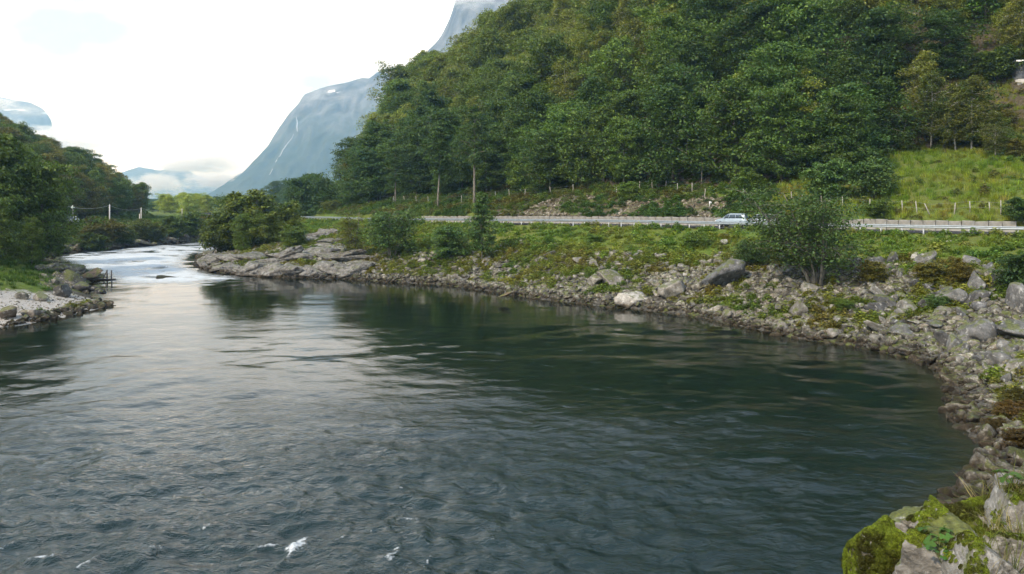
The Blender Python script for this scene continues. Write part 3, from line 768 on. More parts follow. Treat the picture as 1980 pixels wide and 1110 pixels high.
def herb_proto(name, seed, nlv, h, r, leaf):
    rs = np.random.default_rng(seed); C = rs.normal(0, 1, (nlv, 3)); C /= np.linalg.norm(C, axis=1)[:, None]; C *= rs.uniform(.3, 1, (nlv, 1)) ** .5
    C = np.c_[C[:, 0] * r, C[:, 1] * r, np.abs(C[:, 2]) * h]; Nn = rs.normal(0, .5, (nlv, 3)); Nn[:, 2] += 1
    V, Q, val = leaves(C, Nn, leaf, rs); me = mk_mesh(name, V, Q, (M['leaf'],)); set_leafv(me, val); return bpy.data.objects.new(name + '_source', me)
TUFT = [tuft_proto('grass_tuft', 300 + i, 46, .42, .42, .020, M['blade']) for i in range(3)]
TALL = [tuft_proto('tall_grass', 310 + i, 50, .75, .45, .018, M['blade'], .35) for i in range(3)]
HERB = [herb_proto('herb', 320 + i, 130, [.5, .8, .35][i], [.6, .65, .8][i], [.17, .19, .15][i]) for i in range(3)]

def sample(xr, yr, nmax, cond):
    x = rng.uniform(*xr, nmax); y = rng.uniform(*yr, nmax); T = terrain(x, y); c = cond(x, y, T) & (CX + F * x / y > -60) & (CX + F * x / y < 2060) & (y > 3)
    return x[c], y[c], T[0][c], T, c
def tintmix(x, y, sc, cols, seed, jit=.25):
    f = np.clip(.5 + 1.1 * fb2(x, y, sc, 3, seed) + rng.normal(0, .12, len(x)), 0, .999) * (len(cols) - 1)
    i = f.astype(int); w_ = (f - i)[:, None]; cc = np.array(cols); return (cc[i] * (1 - w_) + cc[np.minimum(i + 1, len(cols) - 1)] * w_) * rng.uniform(1 - jit, 1 + jit, (len(x), 1))
def rz(n, t=.12): return np.c_[rng.normal(0, t, n), rng.normal(0, t, n), rng.uniform(0, 6.28, n)]
GR = [(.12, .19, .026), (.15, .22, .03), (.20, .23, .042), (.18, .17, .04)]
def gfield(x, y): return fb2(x, y, 9., 3, 5)
# river bank grass
x, y, z, T, c = sample((-75, 75), (40, 260), 60000, lambda x, y, T: (T[2] < -4.4) & (T[8] > .5) & (T[1] > 2) & (T[3] + .16 * gfield(x, y) > .45) & (y > 36))
p = np.arange(len(x)); m = rng.uniform(0, 1, len(x)) < .55
scatter('grass', np.c_[x, y, z][m], rng.uniform(.6, 1.25, m.sum()), rz(m.sum()), rng.integers(0, 3, m.sum()), tintmix(x, y, 9., GR, 51)[m], TUFT)
scatter('undergrowth', np.c_[x, y, z][~m], rng.uniform(.45, 1.1, (~m).sum()), rz((~m).sum()), rng.integers(0, 3, (~m).sum()), tintmix(x, y, 6., [(.08, .15, .024), (.11, .19, .028), (.17, .22, .038), (.17, .175, .038)], 52)[~m], HERB)
# hillside verge, from the wall to the trees
x, y, z, T, c = sample((-80, 90), (60, 265), 62000, lambda x, y, T: (T[2] > 5.6) & (T[4] < T[5] + 15 + 40 * (CX + F * x / y > 1780)) & (y < 270) & (T[4] > .3))
p_ = CX + F * x / y; scr = fb2(x, y, 7., 3, 61); bare = (p_ > 960) & (p_ < 1400) & (T[4][c] < 9) & (scr > .02) & (rng.uniform(0, 1, len(x)) < .85)
x, y, z, p_ = x[~bare], y[~bare], z[~bare], p_[~bare]; upc = T[4][c][~bare]
right = p_ > 1500
tall = right & (rng.uniform(0, 1, len(x)) < .93)
tt_ = tintmix(x, y, 8., [(.13, .22, .026), (.19, .27, .034), (.23, .27, .045), (.27, .22, .06)], 62)
scatter('tall_grass', np.c_[x, y, z][tall], rng.uniform(.6, 1.15, tall.sum()), rz(tall.sum()), rng.integers(0, 3, tall.sum()), tt_[tall], TALL)
scatter('undergrowth', np.c_[x, y, z][~tall], rng.uniform(.5, 1.25, (~tall).sum()), rz((~tall).sum()), rng.integers(0, 3, (~tall).sum()), tintmix(x, y, 6., [(.035, .075, .018), (.06, .12, .022), (.10, .15, .028), (.11, .10, .03)], 63)[~tall], HERB)
# left bank grass
x, y, z, T, c = sample((-150, -38), (62, 290), 26000, lambda x, y, T: (T[8] < .5) & (T[1] > 3.2) & (T[6] < .35) & (T[7] < 10))
scatter('grass', np.c_[x, y, z], rng.uniform(.6, 1.3, len(x)), rz(len(x)), rng.integers(0, 3, len(x)), tintmix(x, y, 10., [(.05, .10, .016), (.08, .14, .02), (.13, .17, .03)], 66), TUFT)

# ------------------------------------------------------------------ trees that stand out
def put(kind, name, px, py, H, tint, label, cat, group=None, wide=1., rzv=None, tilt=(0, 0), Y=None, X=None):
    if Y is None: X, Y, Z = hit(px, py)
    else: X = dirx(px, Y) if X is None else X; Z = max(tz(X, Y), 0)
    sc = H / kind.H * wide
    return plant(kind, name, X, Y, Z - .15, sc, rng.uniform(0, 6.28) if rzv is None else rzv, tint, label, cat, group, scz=1 / wide, tilt=tilt)
TALLK = [Kind('tall_alder', M['bark'], False, seed=200 + i, H=16, R=3.4, base=.42, shape='oval', nl=40, leaf=.27, per=36, droop=.12, trunk_r=.26, stems=[2, 1][i], spread=.22) for i in range(2)]
put(TALLK[0], 'alder_tree', 846, 402, 18, GDARK * 1.05, 'tall alder with a pair of bare pale trunks at the forest edge', 'alder tree', wide=.9)
put(TALLK[1], 'alder_tree', 918, 398, 19, GBLUE * 1.05, 'tall alder with one straight trunk beside the twin-trunked alder', 'alder tree', wide=.85)
put(TALLK[1], 'alder_tree', 765, 395, 13, GDARK, 'dark alder with a thin bare trunk left of the twin-trunked alder', 'alder tree', wide=.9)
LEANB = Kind('leaning_birch', M['birch'], False, seed=210, H=11, R=2.6, base=.45, shape='oval', nl=34, leaf=.22, per=30, droop=.3, trunk_r=.13, lean=(-.35, 0), flat=.7)
put(LEANB, 'birch_tree', 697, 384, 11, GOLIVE, 'birch with a pale trunk leaning over the grass bank above the road', 'birch tree', rzv=0)
SAP = Kind('sapling', M['bark'], False, seed=215, H=7, R=1.5, base=.45, shape='oval', nl=20, leaf=.18, per=16, droop=.1, trunk_r=.06)
put(SAP, 'sapling', 1356, 362, 7.5, GDARK * 1.2, 'thin bare-stemmed sapling against the dark forest edge', 'sapling')
for i, (px, py, H, k, wd, tn, lb) in enumerate([
    (1600, 392, 6.0, 1, 1.0, GBLUE * 1.5, 'fresh green sapling standing before the dark forest edge behind the tall grass'),
    (1690, 385, 5.5, 0, 1.0, GBLUE * 1.25, 'bushy blue-green young alder at the corner of the grass meadow'),
    (1445, 378, 4.4, 2, 1.1, GALDER * 1.2, 'low pale green bush across the road above the cars'),
    (1010, 372, 6.5, 0, .9, GALDER * 1.5, 'small bright alder bush at the forest foot above the scree'),
    (1215, 385, 3.0, 1, 1.3, GALDER * 1.5, 'low rounded bush on the verge above the stone wall'),
    (1700, 418, 2.2, 2, 1.5, GALDER, 'low dark bush beside the leaning fence post'),
    (1980, 440, 2.6, 0, 1.3, GDARK * 1.2, 'dark bush at the end of the pale stone wall'),
    (640, 408, 3.2, 1, 1.5, GYEL * .8, 'yellow-green bush on the verge where the road bends away'),
    (605, 398, 7., 0, 1., GDARK * 1.3, 'dark bush closing the end of the forest over the road bend')]):
    put(BUSH[k], 'bush' if 'sapling' not in lb else 'sapling', px, py, H, tn, lb, 'bush' if 'sapling' not in lb else 'sapling', wide=wd)
for i, (px, Y, H, k, lb) in enumerate([(583, 224, 17, 0, 'leftmost dark alder of the forest over the road bend'), (604, 230, 18.5, 2, 'tall dark alder second from the left end of the forest'), (626, 222, 17.5, 4, 'broad alder near the left end of the forest'), (654, 222, 17, 1, 'broad alder right of the forest end by the road bend')]):
    put(ALDER[k], 'alder_tree', px, 0, H, GDARK * (1.1 + .15 * (i % 2)), lb, 'alder tree', Y=Y)
# far right: olive birches above the meadow
for i, (px, Y, H, tn) in enumerate([(1850, 112, 10, GOLIVE * .5 + GALDER * .5), (1880, 110, 11, GOLIVE * .6 + GALDER * .45), (1925, 104, 6.5, GOLIVE * .45 + GALDER * .5), (1800, 116, 11.5, GOLIVE * .35 + GALDER * .6), (1905, 130, 15, np.array((.085, .17, .026))), (1868, 140, 15, np.array((.09, .18, .026)))]):
    X = dirx(px, Y)
    if i < 4: put(BIRCH[i % 3], 'birch_tree', px, 0, H, tn, 'olive-green birch thicket tree standing just above the grass meadow', 'birch tree', 'olive birches above the meadow', wide=1.1, Y=Y)
    else: put(ALDER[i % 5], 'leafy_tree', px, 0, H, tn, 'vivid green leafy tree below the grey hut', 'tree', 'vivid green trees by the hut', Y=Y)

for i, (px, Y, H, tn, lb) in enumerate([(1916, 110, 4.2, GALDER, 'green bush left of the hut on the slope'), (1934, 113, 3.6, GOLIVE, 'olive bush close below the hut'), (1952, 107, 3.0, GALDER * 1.2, 'low green bush under the hut at the right edge'), (1926, 121, 6.0, GALDER * .9, 'taller green bush behind the left corner of the hut'), (1972, 103, 2.6, GOLIVE * 1.1, 'low olive bush at the right edge above the meadow')]):
    put(BUSH[i % 3], 'bush', px, 0, H, tn, lb, 'bush', wide=1.25, Y=Y)
# shrubs on the river bank
SLIM = Kind('slim_shrub', M['bark'], False, seed=231, H=7, R=1.7, base=.12, shape='oval', nl=34, stems=5, leaf=.15, per=11, droop=.1, trunk_r=.08, spread=.3, flat=.9)
OPEN = Kind('open_shrub', M['bark'], False, seed=233, H=6, R=3.2, base=.22, shape='dome', nl=44, stems=7, leaf=.19, per=20, droop=.1, trunk_r=.09, spread=.6)
YALD = Kind('young_alder', M['bark'], False, seed=236, H=9, R=2.3, base=.16, shape='cone', nl=46, stems=1, leaf=.2, per=34, droop=.12, trunk_r=.1)
put(SLIM, 'shrub', 682, 500, 7.0, GOLIVE * .6 + GALDER * .4, 'slim olive-brown shrub rising above the bedrock and across the guardrail', 'shrub', wide=1.5)
put(OPEN, 'shrub', 756, 500, 7.2, GBLUE * 1.2, 'wide grey-green willow shrub with bare pale stems on the rocky bank', 'shrub', wide=1.0)
put(YALD, 'young_alder', 930, 506, 9.0, GBLUE * 1.25, 'narrow young alder in front of the guardrail', 'alder tree', wide=.95)
put(BUSH[1], 'shrub', 872, 498, 4.6, GBLUE * 1.5, 'low grey-green shrub beside the narrow young alder', 'shrub', wide=1.1)
WIL = Kind('willow', M['bark'], False, seed=245, H=7.4, R=3.5, base=.24, shape='oval', nl=64, stems=8, leaf=.16, per=22, droop=.2, trunk_r=.18, spread=.8, lean=(-.36, .05), flat=.7)
put(WIL, 'willow_tree', 1576, 556, 8.8, GBLUE * 1.1, 'big leaning willow with several bare stems on the rocky bank below the car', 'willow tree', rzv=0, wide=1.0)
put(OPEN, 'shrub', 1450, 515, 2.8, GBLUE * 1.05, 'dense dark shrub joined to the left side of the big willow', 'shrub', wide=1.25)
for i, (px, py, H, wd, tn, lb) in enumerate([
    (1690, 545, 1.9, 1.4, GOLIVE * .9, 'low olive shrub among the boulders right of the willow'),
    (1800, 545, 1.8, 1.5, GOLIVE, 'low spreading olive shrub above the pale boulder'),
    (1855, 548, 2.2, 1.0, GOLIVE * .75 + GBROWN * .15, 'dark brownish shrub at the top of the boulder slope'),
    (1975, 560, 2.9, 1.2, GBLUE * 1.0, 'dense dark green shrub at the edge of the boulder slope'),
    (1815, 600, 1.3, 1.3, GBLUE * 1.3, 'small blue-green shrub between the grey boulders'),
    (1345, 478, 1.8, 1.6, GALDER * 1.4, 'low leafy shrub at the top of the stony bank'),
    (1150, 470, 1.3, 1.9, GALDER * 1.7, 'low bright green shrub patch below the guardrail'),
    (1630, 600, 1.0, 1.7, GALDER * 1.3, 'small green shrub growing below the willow stems'),
    (1960, 812, 1.0, 1.6, GBROWN * .6, 'low brown heather shrub on the near stony shore'),
    (1968, 862, .9, 1.7, GBROWN * .45, 'dark brown heather clump over the near shore stones'),
    (1925, 830, .6, 1.7, GBROWN * .5, 'small brown heather tuft close to the near water'),
    (1978, 790, 1.1, 1.6, GOLIVE * .5, 'dark olive clump at the right picture edge above the near shore'),
    (570, 478, 3.6, 1.2, GALDER * 1.1, 'rounded green shrub at the right end of the alder clump'),
    (555, 430, 3.0, 1.2, GYEL * .8, 'pale yellow-green shrub beside the road behind the alder clump')]):
    put(BUSH[i % 3], 'shrub', px, py, H, tn, lb, 'shrub', wide=wd)
# the clump on the rocky point
for i, (px, Y, H, k, tn, lb) in enumerate([
    (425, 141, 8.0, 0, GCLUMP * .75, 'leftmost alder of the clump on the rocky point'),
    (455, 146, 10.2, 2, GALDER * .9, 'alder with a ragged top in the clump on the rocky point'),
    (487, 140, 10.6, 4, GCLUMP * .85, 'tallest alder of the clump on the rocky point'),
    (515, 143, 9.2, 1, GCLUMP * .8, 'olive alder behind the clump on the rocky point'),
    (543, 141, 7.4, 0, GCLUMP * .95, 'rightmost olive alder of the clump on the rocky point'),
    (470, 133, 6.6, 2, GALDER * .95, 'low green alder at the front of the clump by the rapids'),
    (512, 134, 6.0, 3, GCLUMP, 'low olive alder at the front of the clump above the bedrock')]):
    put(ALDER[k] if i % 2 else BUSH[k % 3], 'alder_tree', px, 0, H, tn * 1.2, lb, 'alder tree', wide=.95 if i % 2 else 1.0, Y=Y)

# ------------------------------------------------------------------ left bank trees
lx, ly = np.meshgrid(np.arange(-215, -78, 5.2), np.arange(92, 300, 5.2)); lx = lx.ravel() + rng.uniform(-1.9, 1.9, lx.size); ly = ly.ravel() + rng.uniform(-1.9, 1.9, ly.size)
T = terrain(lx, ly); ok = (T[8] < .5) & (T[7] > 1.) & (T[1] > 6) & (ly < 288) & (CX + F * lx / ly > -120)
lx, ly, lz, lf = lx[ok], ly[ok], T[0][ok], T[7][ok]; n = len(lx)
lsz = rng.uniform(.85, 1.15, n) * np.where(ly > 262, .8, 1.); lpx = CX + F * lx / ly
lt = 1.6 * np.where((rng.uniform(0, 1, (n, 1)) < .45), GOLIVE * .72, GALDER * .72) * rng.uniform(.75, 1.2, (n, 1))
lv = visible_area(lx, ly, lz, 12 * lsz, 2.5 * lsz); lo = np.argsort(-lv); ls_ = np.zeros(n, bool); ls_[lo[:54]] = True; ls_ &= lv > 0
print('left', n, ls_.sum())
def spur_label(i):
    look = 'olive alder' if lt[i][0] > .8 * lt[i][1] else 'green alder'
    z_ = ['above the near left bank trees', 'above the road sign', 'above the bush pole', 'at the far end'][int(np.searchsorted([60, 140, 215], lpx[i]))]
    rw = 'at the foot of the wooded spur ' if lf[i] < 9 else ('halfway up the wooded spur ' if lf[i] < 26 else 'high on the wooded spur ')
    sz = 'tall ' if lsz[i] > 1.03 else ('small ' if lsz[i] < .9 else '')
    return sz + look + ' ' + rw + z_, 'alder tree', sz + look + 's ' + rw + z_
for i in np.nonzero(ls_)[0]:
    plant(ALDER[i % 5], 'alder_tree', lx[i], ly[i], lz[i] - .2, lsz[i], rng.uniform(0, 6.28), lt[i], *spur_label(i))
ri = np.nonzero(~ls_)[0]
scatter('spur_forest', np.c_[lx, ly, lz - .2][ri], lsz[ri], rz(len(ri), .02), rng.integers(0, 9, len(ri)), lt[ri], [k.proto for k in ALDER + BIRCH])
for i, (px, Y, H, k, tn, lb) in enumerate([
    (84, 106, 13.5, 0, GALDER * 1.15, 'leafy dark alder overhanging the water on the near left bank'),
    (48, 112, 16.5, 2, GALDER * 1.05, 'tall dark alder behind the grassy shelf on the left bank'),
    (10, 104, 17., 4, GALDER * 1.0, 'tall alder cut by the left edge above the gravel spit'),
    (-40, 98, 16.5, 1, GALDER * 1., 'dark alder hanging over the left picture edge'),
    (92, 128, 11.5, 2, GALDER * 1.1, 'alder with leaves down to the rocks at the river narrows'),
    (25, 126, 17.0, 3, GALDER * 1.05, 'tall alder rising behind the left bank trees'),
    (62, 98, 6.0, 2, GALDER, 'low dark alder shading the grassy shelf above the spit'),
    (-10, 92, 8.0, 0, GALDER, 'dark low-branched alder at the back of the grassy shelf')]):
    put(ALDER[k], 'alder_tree', px, 0, H, tn, lb, 'alder tree', wide=.82, Y=Y)
for i, (px, Y, H, wd, tn, lb) in enumerate([
    (172, 168, 4.4, 1.3, GOLIVE * .75, 'olive bush below the road sign on the far left bank'),
    (200, 172, 6.6, 1.25, GOLIVE * .85, 'rounded olive-brown bush above the left bank boulders'),
    (235, 176, 5.4, 1.2, GALDER * .9, 'dark green bush beside the pale boulders on the left bank'),
    (180, 163, 4.2, 1.4, GALDER * .8, 'low dark bush just above the boulders on the left bank'),
    (270, 186, 5.2, 1.1, GYEL * .6, 'yellowish willow bush below the tall utility pole'),
    (300, 190, 5.0, 1.1, GYEL * .62, 'yellowish willow bush with a rounded top by the far rapids'),
    (335, 200, 5.6, 1.2, GALDER * 1.05, 'green willow bush at the far end of the rapids'),
    (368, 208, 6.6, 1.2, GALDER * 1.1, 'green willow bush partly hidden by the alder clump'),
    (395, 214, 6.5, 1.2, GOLIVE, 'olive willow bush close behind the alder clump')]):
    put(BUSH[i % 3], 'bush', px, 0, H, tn, lb, 'bush', wide=wd, Y=Y)
# far valley: sunlit and hazy trees, woods
fr = np.random.default_rng(77)
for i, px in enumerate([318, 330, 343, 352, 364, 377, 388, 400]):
    Y = 330 + fr.uniform(-15, 45); put(ALDER[i % 5], 'alder_tree', px, 0, fr.uniform(7.5, 10.5), GYEL * fr.uniform(1.5, 2.1), 'pale yellow-green sunlit tree beyond the end of the spur', 'tree', 'sunlit trees in the valley gap', wide=1.2, Y=Y)  # sunlight painted in: leaf tint brightened well past the other trees
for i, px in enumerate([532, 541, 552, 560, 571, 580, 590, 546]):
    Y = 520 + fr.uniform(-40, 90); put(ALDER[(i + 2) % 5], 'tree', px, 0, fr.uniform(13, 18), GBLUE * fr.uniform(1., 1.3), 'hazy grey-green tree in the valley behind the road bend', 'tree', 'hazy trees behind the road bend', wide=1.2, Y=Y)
wx = fr.uniform(-800, -120, 5200); wy = 400 + 850 * fr.uniform(0, 1, 5200) ** .8; wp = CX + F * wx / wy; k = (wp > 270) & (wp < 640) & (np.abs(line_sd(wx, wy, ROAD)[0]) > 12); wx, wy = wx[k], wy[k]
scatter('far_woods', np.c_[wx, wy, tzv(wx, wy) - .3], fr.uniform(.45, .8, len(wx)) * (.75 + .45 * (wy > 850)), rz(len(wx), .02), fr.integers(0, 5, len(wx)), GDARK * fr.uniform(.9, 1.7, (len(wx), 1)), [k.proto for k in ALDER])
# ------------------------------------------------------------------ rocks
def ico(sub):
    bm = bmesh.new(); bmesh.ops.create_icosphere(bm, subdivisions=sub, radius=1.); V = np.array([v.co[:] for v in bm.verts]); Fc = np.array([[v.index for v in f.verts] for f in bm.faces]); bm.free(); return V, Fc
ICO = {k: ico(k) for k in (2, 3, 4, 5)}
def rock_arrays(seed, sub=3, planes=13, flat=(1., .8, .6), rough=.06, cracks=0.):
    rs = np.random.default_rng(seed); V, Fc = ICO[sub]
    nn = rs.normal(size=(planes, 3)); nn /= np.linalg.norm(nn, axis=1)[:, None]; h = rs.uniform(.50, .95, planes)
    q = V @ nn.T; r = np.where(q > .05, h / np.maximum(q, .05), 9.).min(1); r = np.minimum(r, 1.25)
    r *= 1 + rough * fbm(V * 2.6 + seed, 4, seed % 97, .6)
    if cracks: r *= 1 - cracks * np.clip(1 - np.abs(fbm(V * np.array((1.2, 1.2, 4.5)) + seed, 3, seed % 89)) * 9, 0, 1)
    return V * r[:, None] * np.array(flat), Fc
def rock_mesh(name, mat, **kw):
    V, Fc = rock_arrays(**kw); return mk_mesh(name, V, Fc, (mat,))
BOULD = [rock_mesh('boulder', M['rock'], seed=400 + i, sub=4, planes=9 + i % 4, flat=(1.1, .85, .55 + .1 * (i % 4)), rough=.07) for i in range(10)]
STONE = [bpy.data.objects.new('stone_source', rock_mesh('stone', M['rubble'], seed=430 + i, sub=3, planes=8 + i % 4, flat=(1.1, .8, .5 + .1 * (i % 3)), rough=.08)) for i in range(8)]
TINT_ROCK = [(1, 1, 1), (.8, .8, .78), (1.15, 1.12, 1.05), (.65, .66, .68), (1.05, .98, .88)]
def rock(px, py, wid, label=None, cat='boulder', group=None, k=None, tint=None, flat=1., sink=.3, Y=None, name='boulder', tilt=.25, dz=0., mesh=None):
    if Y is None: X, Y, Z = hit(px, py)
    else: X = dirx(px, Y); Z = tz(X, Y)
    o = add(name, mesh or BOULD[rng.integers(0, 10) if k is None else k], None, (X, Y, Z + wid * .5 * .62 * flat * (1 - 2 * sink) + dz))
    s = wid * .5; o.scale = (s, s * rng.uniform(.85, 1.15), s * flat * rng.uniform(.85, 1.2)); o.rotation_euler = (rng.normal(0, tilt), rng.normal(0, tilt), rng.uniform(0, 6.28))
    tt = np.array(TINT_ROCK[rng.integers(0, 5)] if tint is None else tint) * rng.uniform(.9, 1.1); o['tint'] = tuple(float(v) for v in tt)
    tag(o, label, cat, group); return o
# boulders that stand out
rock(1222, 588, 2.6, 'pale white boulder at the waterline below the stony bank', k=2, tint=(2.4, 2.35, 2.25), flat=.9)
rock(1388, 548, 4.2, 'big blue-grey boulder with a mossy top under the leafy bank', k=4, tint=(.8, .84, .92), flat=1.1)
rock(1148, 552, 2.2, 'squat pale boulder beside the leaning slab on the stony bank', k=1, tint=(1.2, 1.18, 1.1))
rock(1185, 545, 3.2, 'long leaning pale slab in the middle of the stony bank', k=6, tint=(1.25, 1.2, 1.12), flat=.6)
rock(1300, 572, 3.0, 'broad whitish ledge rock above the waterline boulders', k=3, tint=(1.5, 1.45, 1.35), flat=.7)
rock(1875, 512, 1.8, 'pale angular block at the top of the boulder slope', k=5, tint=(1.2, 1.2, 1.2))
rock(1778, 506, 1.1, 'small bright white rock lying in the grass above the boulders', k=7, tint=(2.2, 2.2, 2.15))
rock(1762, 518, .9, 'chalky white stone just under the bright white rock', k=8, tint=(1.9, 1.9, 1.85))
rock(1400, 472, .8, 'white stone on the grass left of the big willow', k=3, tint=(2., 2., 2.))
rock(1835, 470, .55, 'single white stone on the green grass below the guardrail', k=0, tint=(2.3, 2.3, 2.3))
rock(1840, 588, 1.6, 'bright whitish boulder in the middle of the riprap slope', k=9, tint=(1.9, 1.9, 1.9), flat=.8)
rock(1885, 655, 2.3, 'large flat-topped grey boulder above the near shore', k=6, tint=(.95, .97, 1.))
rock(1893, 562, 2.4, 'smooth grey boulder in the upper boulder slope', k=2, tint=(.8, .82, .84))
rock(1830, 585, 2.2, 'tall upright grey boulder left of the smooth one', k=4, tint=(.9, .92, .92), flat=1.2)
rock(1968, 590, 2.2, 'grey boulder under the dark green shrub', k=7, tint=(.8, .82, .86))
rock(1960, 648, 2.6, 'broad grey slab boulder by the edge of the slope', k=1, tint=(.85, .88, .9), flat=.8)
rock(1700, 640, 2.0, 'low whitish boulder on the shore below the olive shrubs', k=8, tint=(1.5, 1.48, 1.4), flat=.8)
rock(1612, 652, 1.3, 'knobbly pale boulder on the waterline', k=5, tint=(1.35, 1.3, 1.2), flat=1.1)
rock(978, 583, 1.6, 'low brown rock breaking the calm water', k=0, tint=(.85, .62, .4), flat=.3, Y=80, dz=2.0)
rock(1950, 935, .95, 'upright whitewashed rock in the dark near shore', k=3, tint=(1.6, 1.6, 1.65), flat=1.4, sink=.2, Y=26.)
rock(1938, 895, .8, 'grey wedge lying beside the whitewashed rock', k=6, tint=(1.3, 1.3, 1.3), flat=.6, Y=27.)
rock(320, 538, 3.0, 'dark wet rock standing in the rapids', k=1, tint=(.5, .5, .5), flat=.25, Y=106, dz=2.28, tilt=.05)
rock(60, 612, 1.9, 'pale rounded boulder at the left end of the gravel spit', k=4, tint=(1.2, 1.1, 1.), flat=1.)
rock(14, 614, 1.8, 'brownish boulder at the left picture edge by the water', k=1, tint=(1., .85, .72))
rock(78, 580, 1.7, 'pale craggy boulder above the gravel spit', k=5, tint=(1.35, 1.3, 1.2), flat=1.1)
rock(40, 578, 1.3, 'grey boulder on the grass above the gravel spit', k=7, tint=(1., .98, .9))
rock(118, 572, 1.7, 'dark grey boulder behind the gravel spit', k=3, tint=(.6, .6, .6), flat=1.)
rock(138, 548, 3.0, 'dark sloping ledge rock beside the river narrows', k=6, tint=(.45, .43, .42), flat=.6)
rock(168, 538, 3.0, 'reddish-brown ledge rock at the foot of the wooden frame', k=8, tint=(.9, .66, .5), flat=.6)
rock(130, 522, 3.2, 'grey sloping rock behind the reddish ledge', k=9, tint=(.75, .75, .72), flat=.6)
rock(155, 562, 2.0, 'black wet boulder at the water behind the spit', k=0, tint=(.35, .34, .34))
rock(168, 568, 1.2, 'rounded black wet boulder at the river edge', k=2, tint=(.32, .31, .32))
for px, py, wd in ((187, 574, .9), (190, 579, .8), (199, 584, .9)):
    rock(px, py, wd, 'small dark stone standing in the water off the gravel spit', 'stone', 'dark stones off the spit', tint=(.3, .3, .3), name='stone', Y=pw(px, py)[1], flat=.8, dz=1.0)
for i, (px, py, wd, fl) in enumerate(((170, 480, 3.0, .8), (200, 478, 4.2, 1.0), (222, 481, 2.8, .7), (152, 484, 2.4, .8), (240, 478, 2.6, .8), (272, 473, 3.6, .9), (292, 474, 2.6, .7), (122, 487, 2.4, .9), (330, 470, 3., .5), (90, 497, 2.4, .9), (66, 503, 2.2, .9), (256, 476, 2.2, .8), (186, 482, 2.4, .7), (105, 494, 2., .8), (212, 482, 2., .8))):
    rock(px, py, wd, 'grey boulder piled along the far left bank above the rapids', 'boulder', 'boulders along the far left bank', tint=np.array((1.05, 1., .92)) * (.8 + .1 * (i % 4)), flat=fl)
# bedrock on the point
SLAB = [rock_mesh('bedrock', M['slab'], seed=460 + i, sub=4, planes=8 + i % 3, flat=(1.5, .8, .5), rough=.20, cracks=.22) for i in range(4)]
br = np.random.default_rng(31); slabs = []
def BZ(px, py):
    return ('at the waterline ' if py > 510 else ('on the upper step ' if py > 494 else 'high up by the grass ')) + ['at the tip of the rocky point', 'below the alder clump', 'below the rounded green shrub', 'below the slim olive shrub'][int(np.searchsorted([440, 530, 610], px))]
for px in range(398, 700, 17): slabs.append((px, 512 + 15 * sstep(398, 480, px) + br.uniform(-2, 4), br.uniform(2.4, 4.2) * (1.15 if px > 430 else .8), br.uniform(.6, .95), br.normal(0, .2)))
for px in range(420, 690, 24): slabs.append((px, 507 - 5 * sstep(500, 620, px) + br.uniform(-4, 4), br.uniform(3.4, 5.), br.uniform(.5, .8), br.normal(0, .25)))
for px, py in ((600, 488), (625, 478), (648, 470), (610, 462), (632, 455), (655, 486), (700, 512), (595, 470)): slabs.append((px, py, br.uniform(2.4, 3.8), br.uniform(.6, .9), br.normal(0, .4)))
for i, (px, py, wd, fl, zr_) in enumerate(slabs):
    o = rock(px, py, wd, ('grey cracked bedrock ledge ' + BZ(px, py)), 'bedrock', ('bedrock ledges ' + BZ(px, py)), flat=fl, tilt=.16, sink=.42, mesh=SLAB[i % 4], name='bedrock_ledge', tint=(1, 1, 1))
    o.rotation_euler[2] = -.25 + zr_
# the boulder slope, stony bank and shore: many boulders
def rock_field(N_, cond, wr, label, group, tint=None, cat='boulder', power=2.2, ymax=140):
    x = rng.uniform(-60, 60, N_ * 60); y = rng.uniform(25, ymax, N_ * 60); T = terrain(x, y); px = CX + F * x / y
    ok = (T[1] > .1) & (T[2] < -5.5) & (T[8] > .5) & (px < 2010) & cond(px, T[3], T[1], y); x, y, z = x[ok][:N_], y[ok][:N_], T[0][ok][:N_]
    for i in range(len(x)):
        wd = wr[0] + (wr[1] - wr[0]) * rng.uniform(0, 1) ** power
        o = add('boulder', BOULD[rng.integers(0, 10)], None, (x[i], y[i], z[i] + wd * .08)); s = wd / 2
        o.scale = (s * rng.uniform(.9, 1.3), s * rng.uniform(.8, 1.1), s * rng.uniform(.75, 1.2)); o.rotation_euler = (rng.normal(0, .35), rng.normal(0, .35), rng.uniform(0, 6.28))
        tt = np.array(TINT_ROCK[rng.integers(0, 5)] if tint is None else tint[rng.integers(0, len(tint))]) * rng.uniform(.6, 1.1); o['tint'] = tuple(float(v) for v in tt)
        pxi = CX + F * x[i] / y[i]; rr = T[1][ok][i]
        zn_ = 'close to the waterline' if rr < 2.5 else ('halfway up' if T[3][ok][i] < .33 else 'near the grass')
        cl = ['below the narrow young alder', 'below the stone wall', 'below the leaning slab', 'left of the big blue-grey boulder', 'below the cars', 'below the willow', 'right of the willow stems', 'below the olive shrubs', 'under the dark brownish shrub', 'by the right picture edge'][int(np.searchsorted([960, 1080, 1200, 1340, 1440, 1580, 1700, 1790, 1890], pxi))]
        sz = 'large' if wd > 1.5 else ('small' if wd < 1.0 else 'medium')
        tn_ = 'pale' if tt.sum() > 3.1 else ('dark' if tt.sum() < 2.4 else 'grey')
        tag(o, sz + ' ' + tn_ + ' ' + label + ' ' + zn_ + ' ' + cl, cat, sz + ' ' + tn_ + ' ' + group + ' ' + zn_ + ' ' + cl)
rock_field(125, lambda px, u, rs, y: (px > 1690) & (u < .60) & (rs > 2), (.7, 1.8), 'riprap boulder', 'riprap boulders', [(.8, .82, .84), (.95, .96, .95), (.7, .72, .76), (1.1, 1.08, 1.0)])
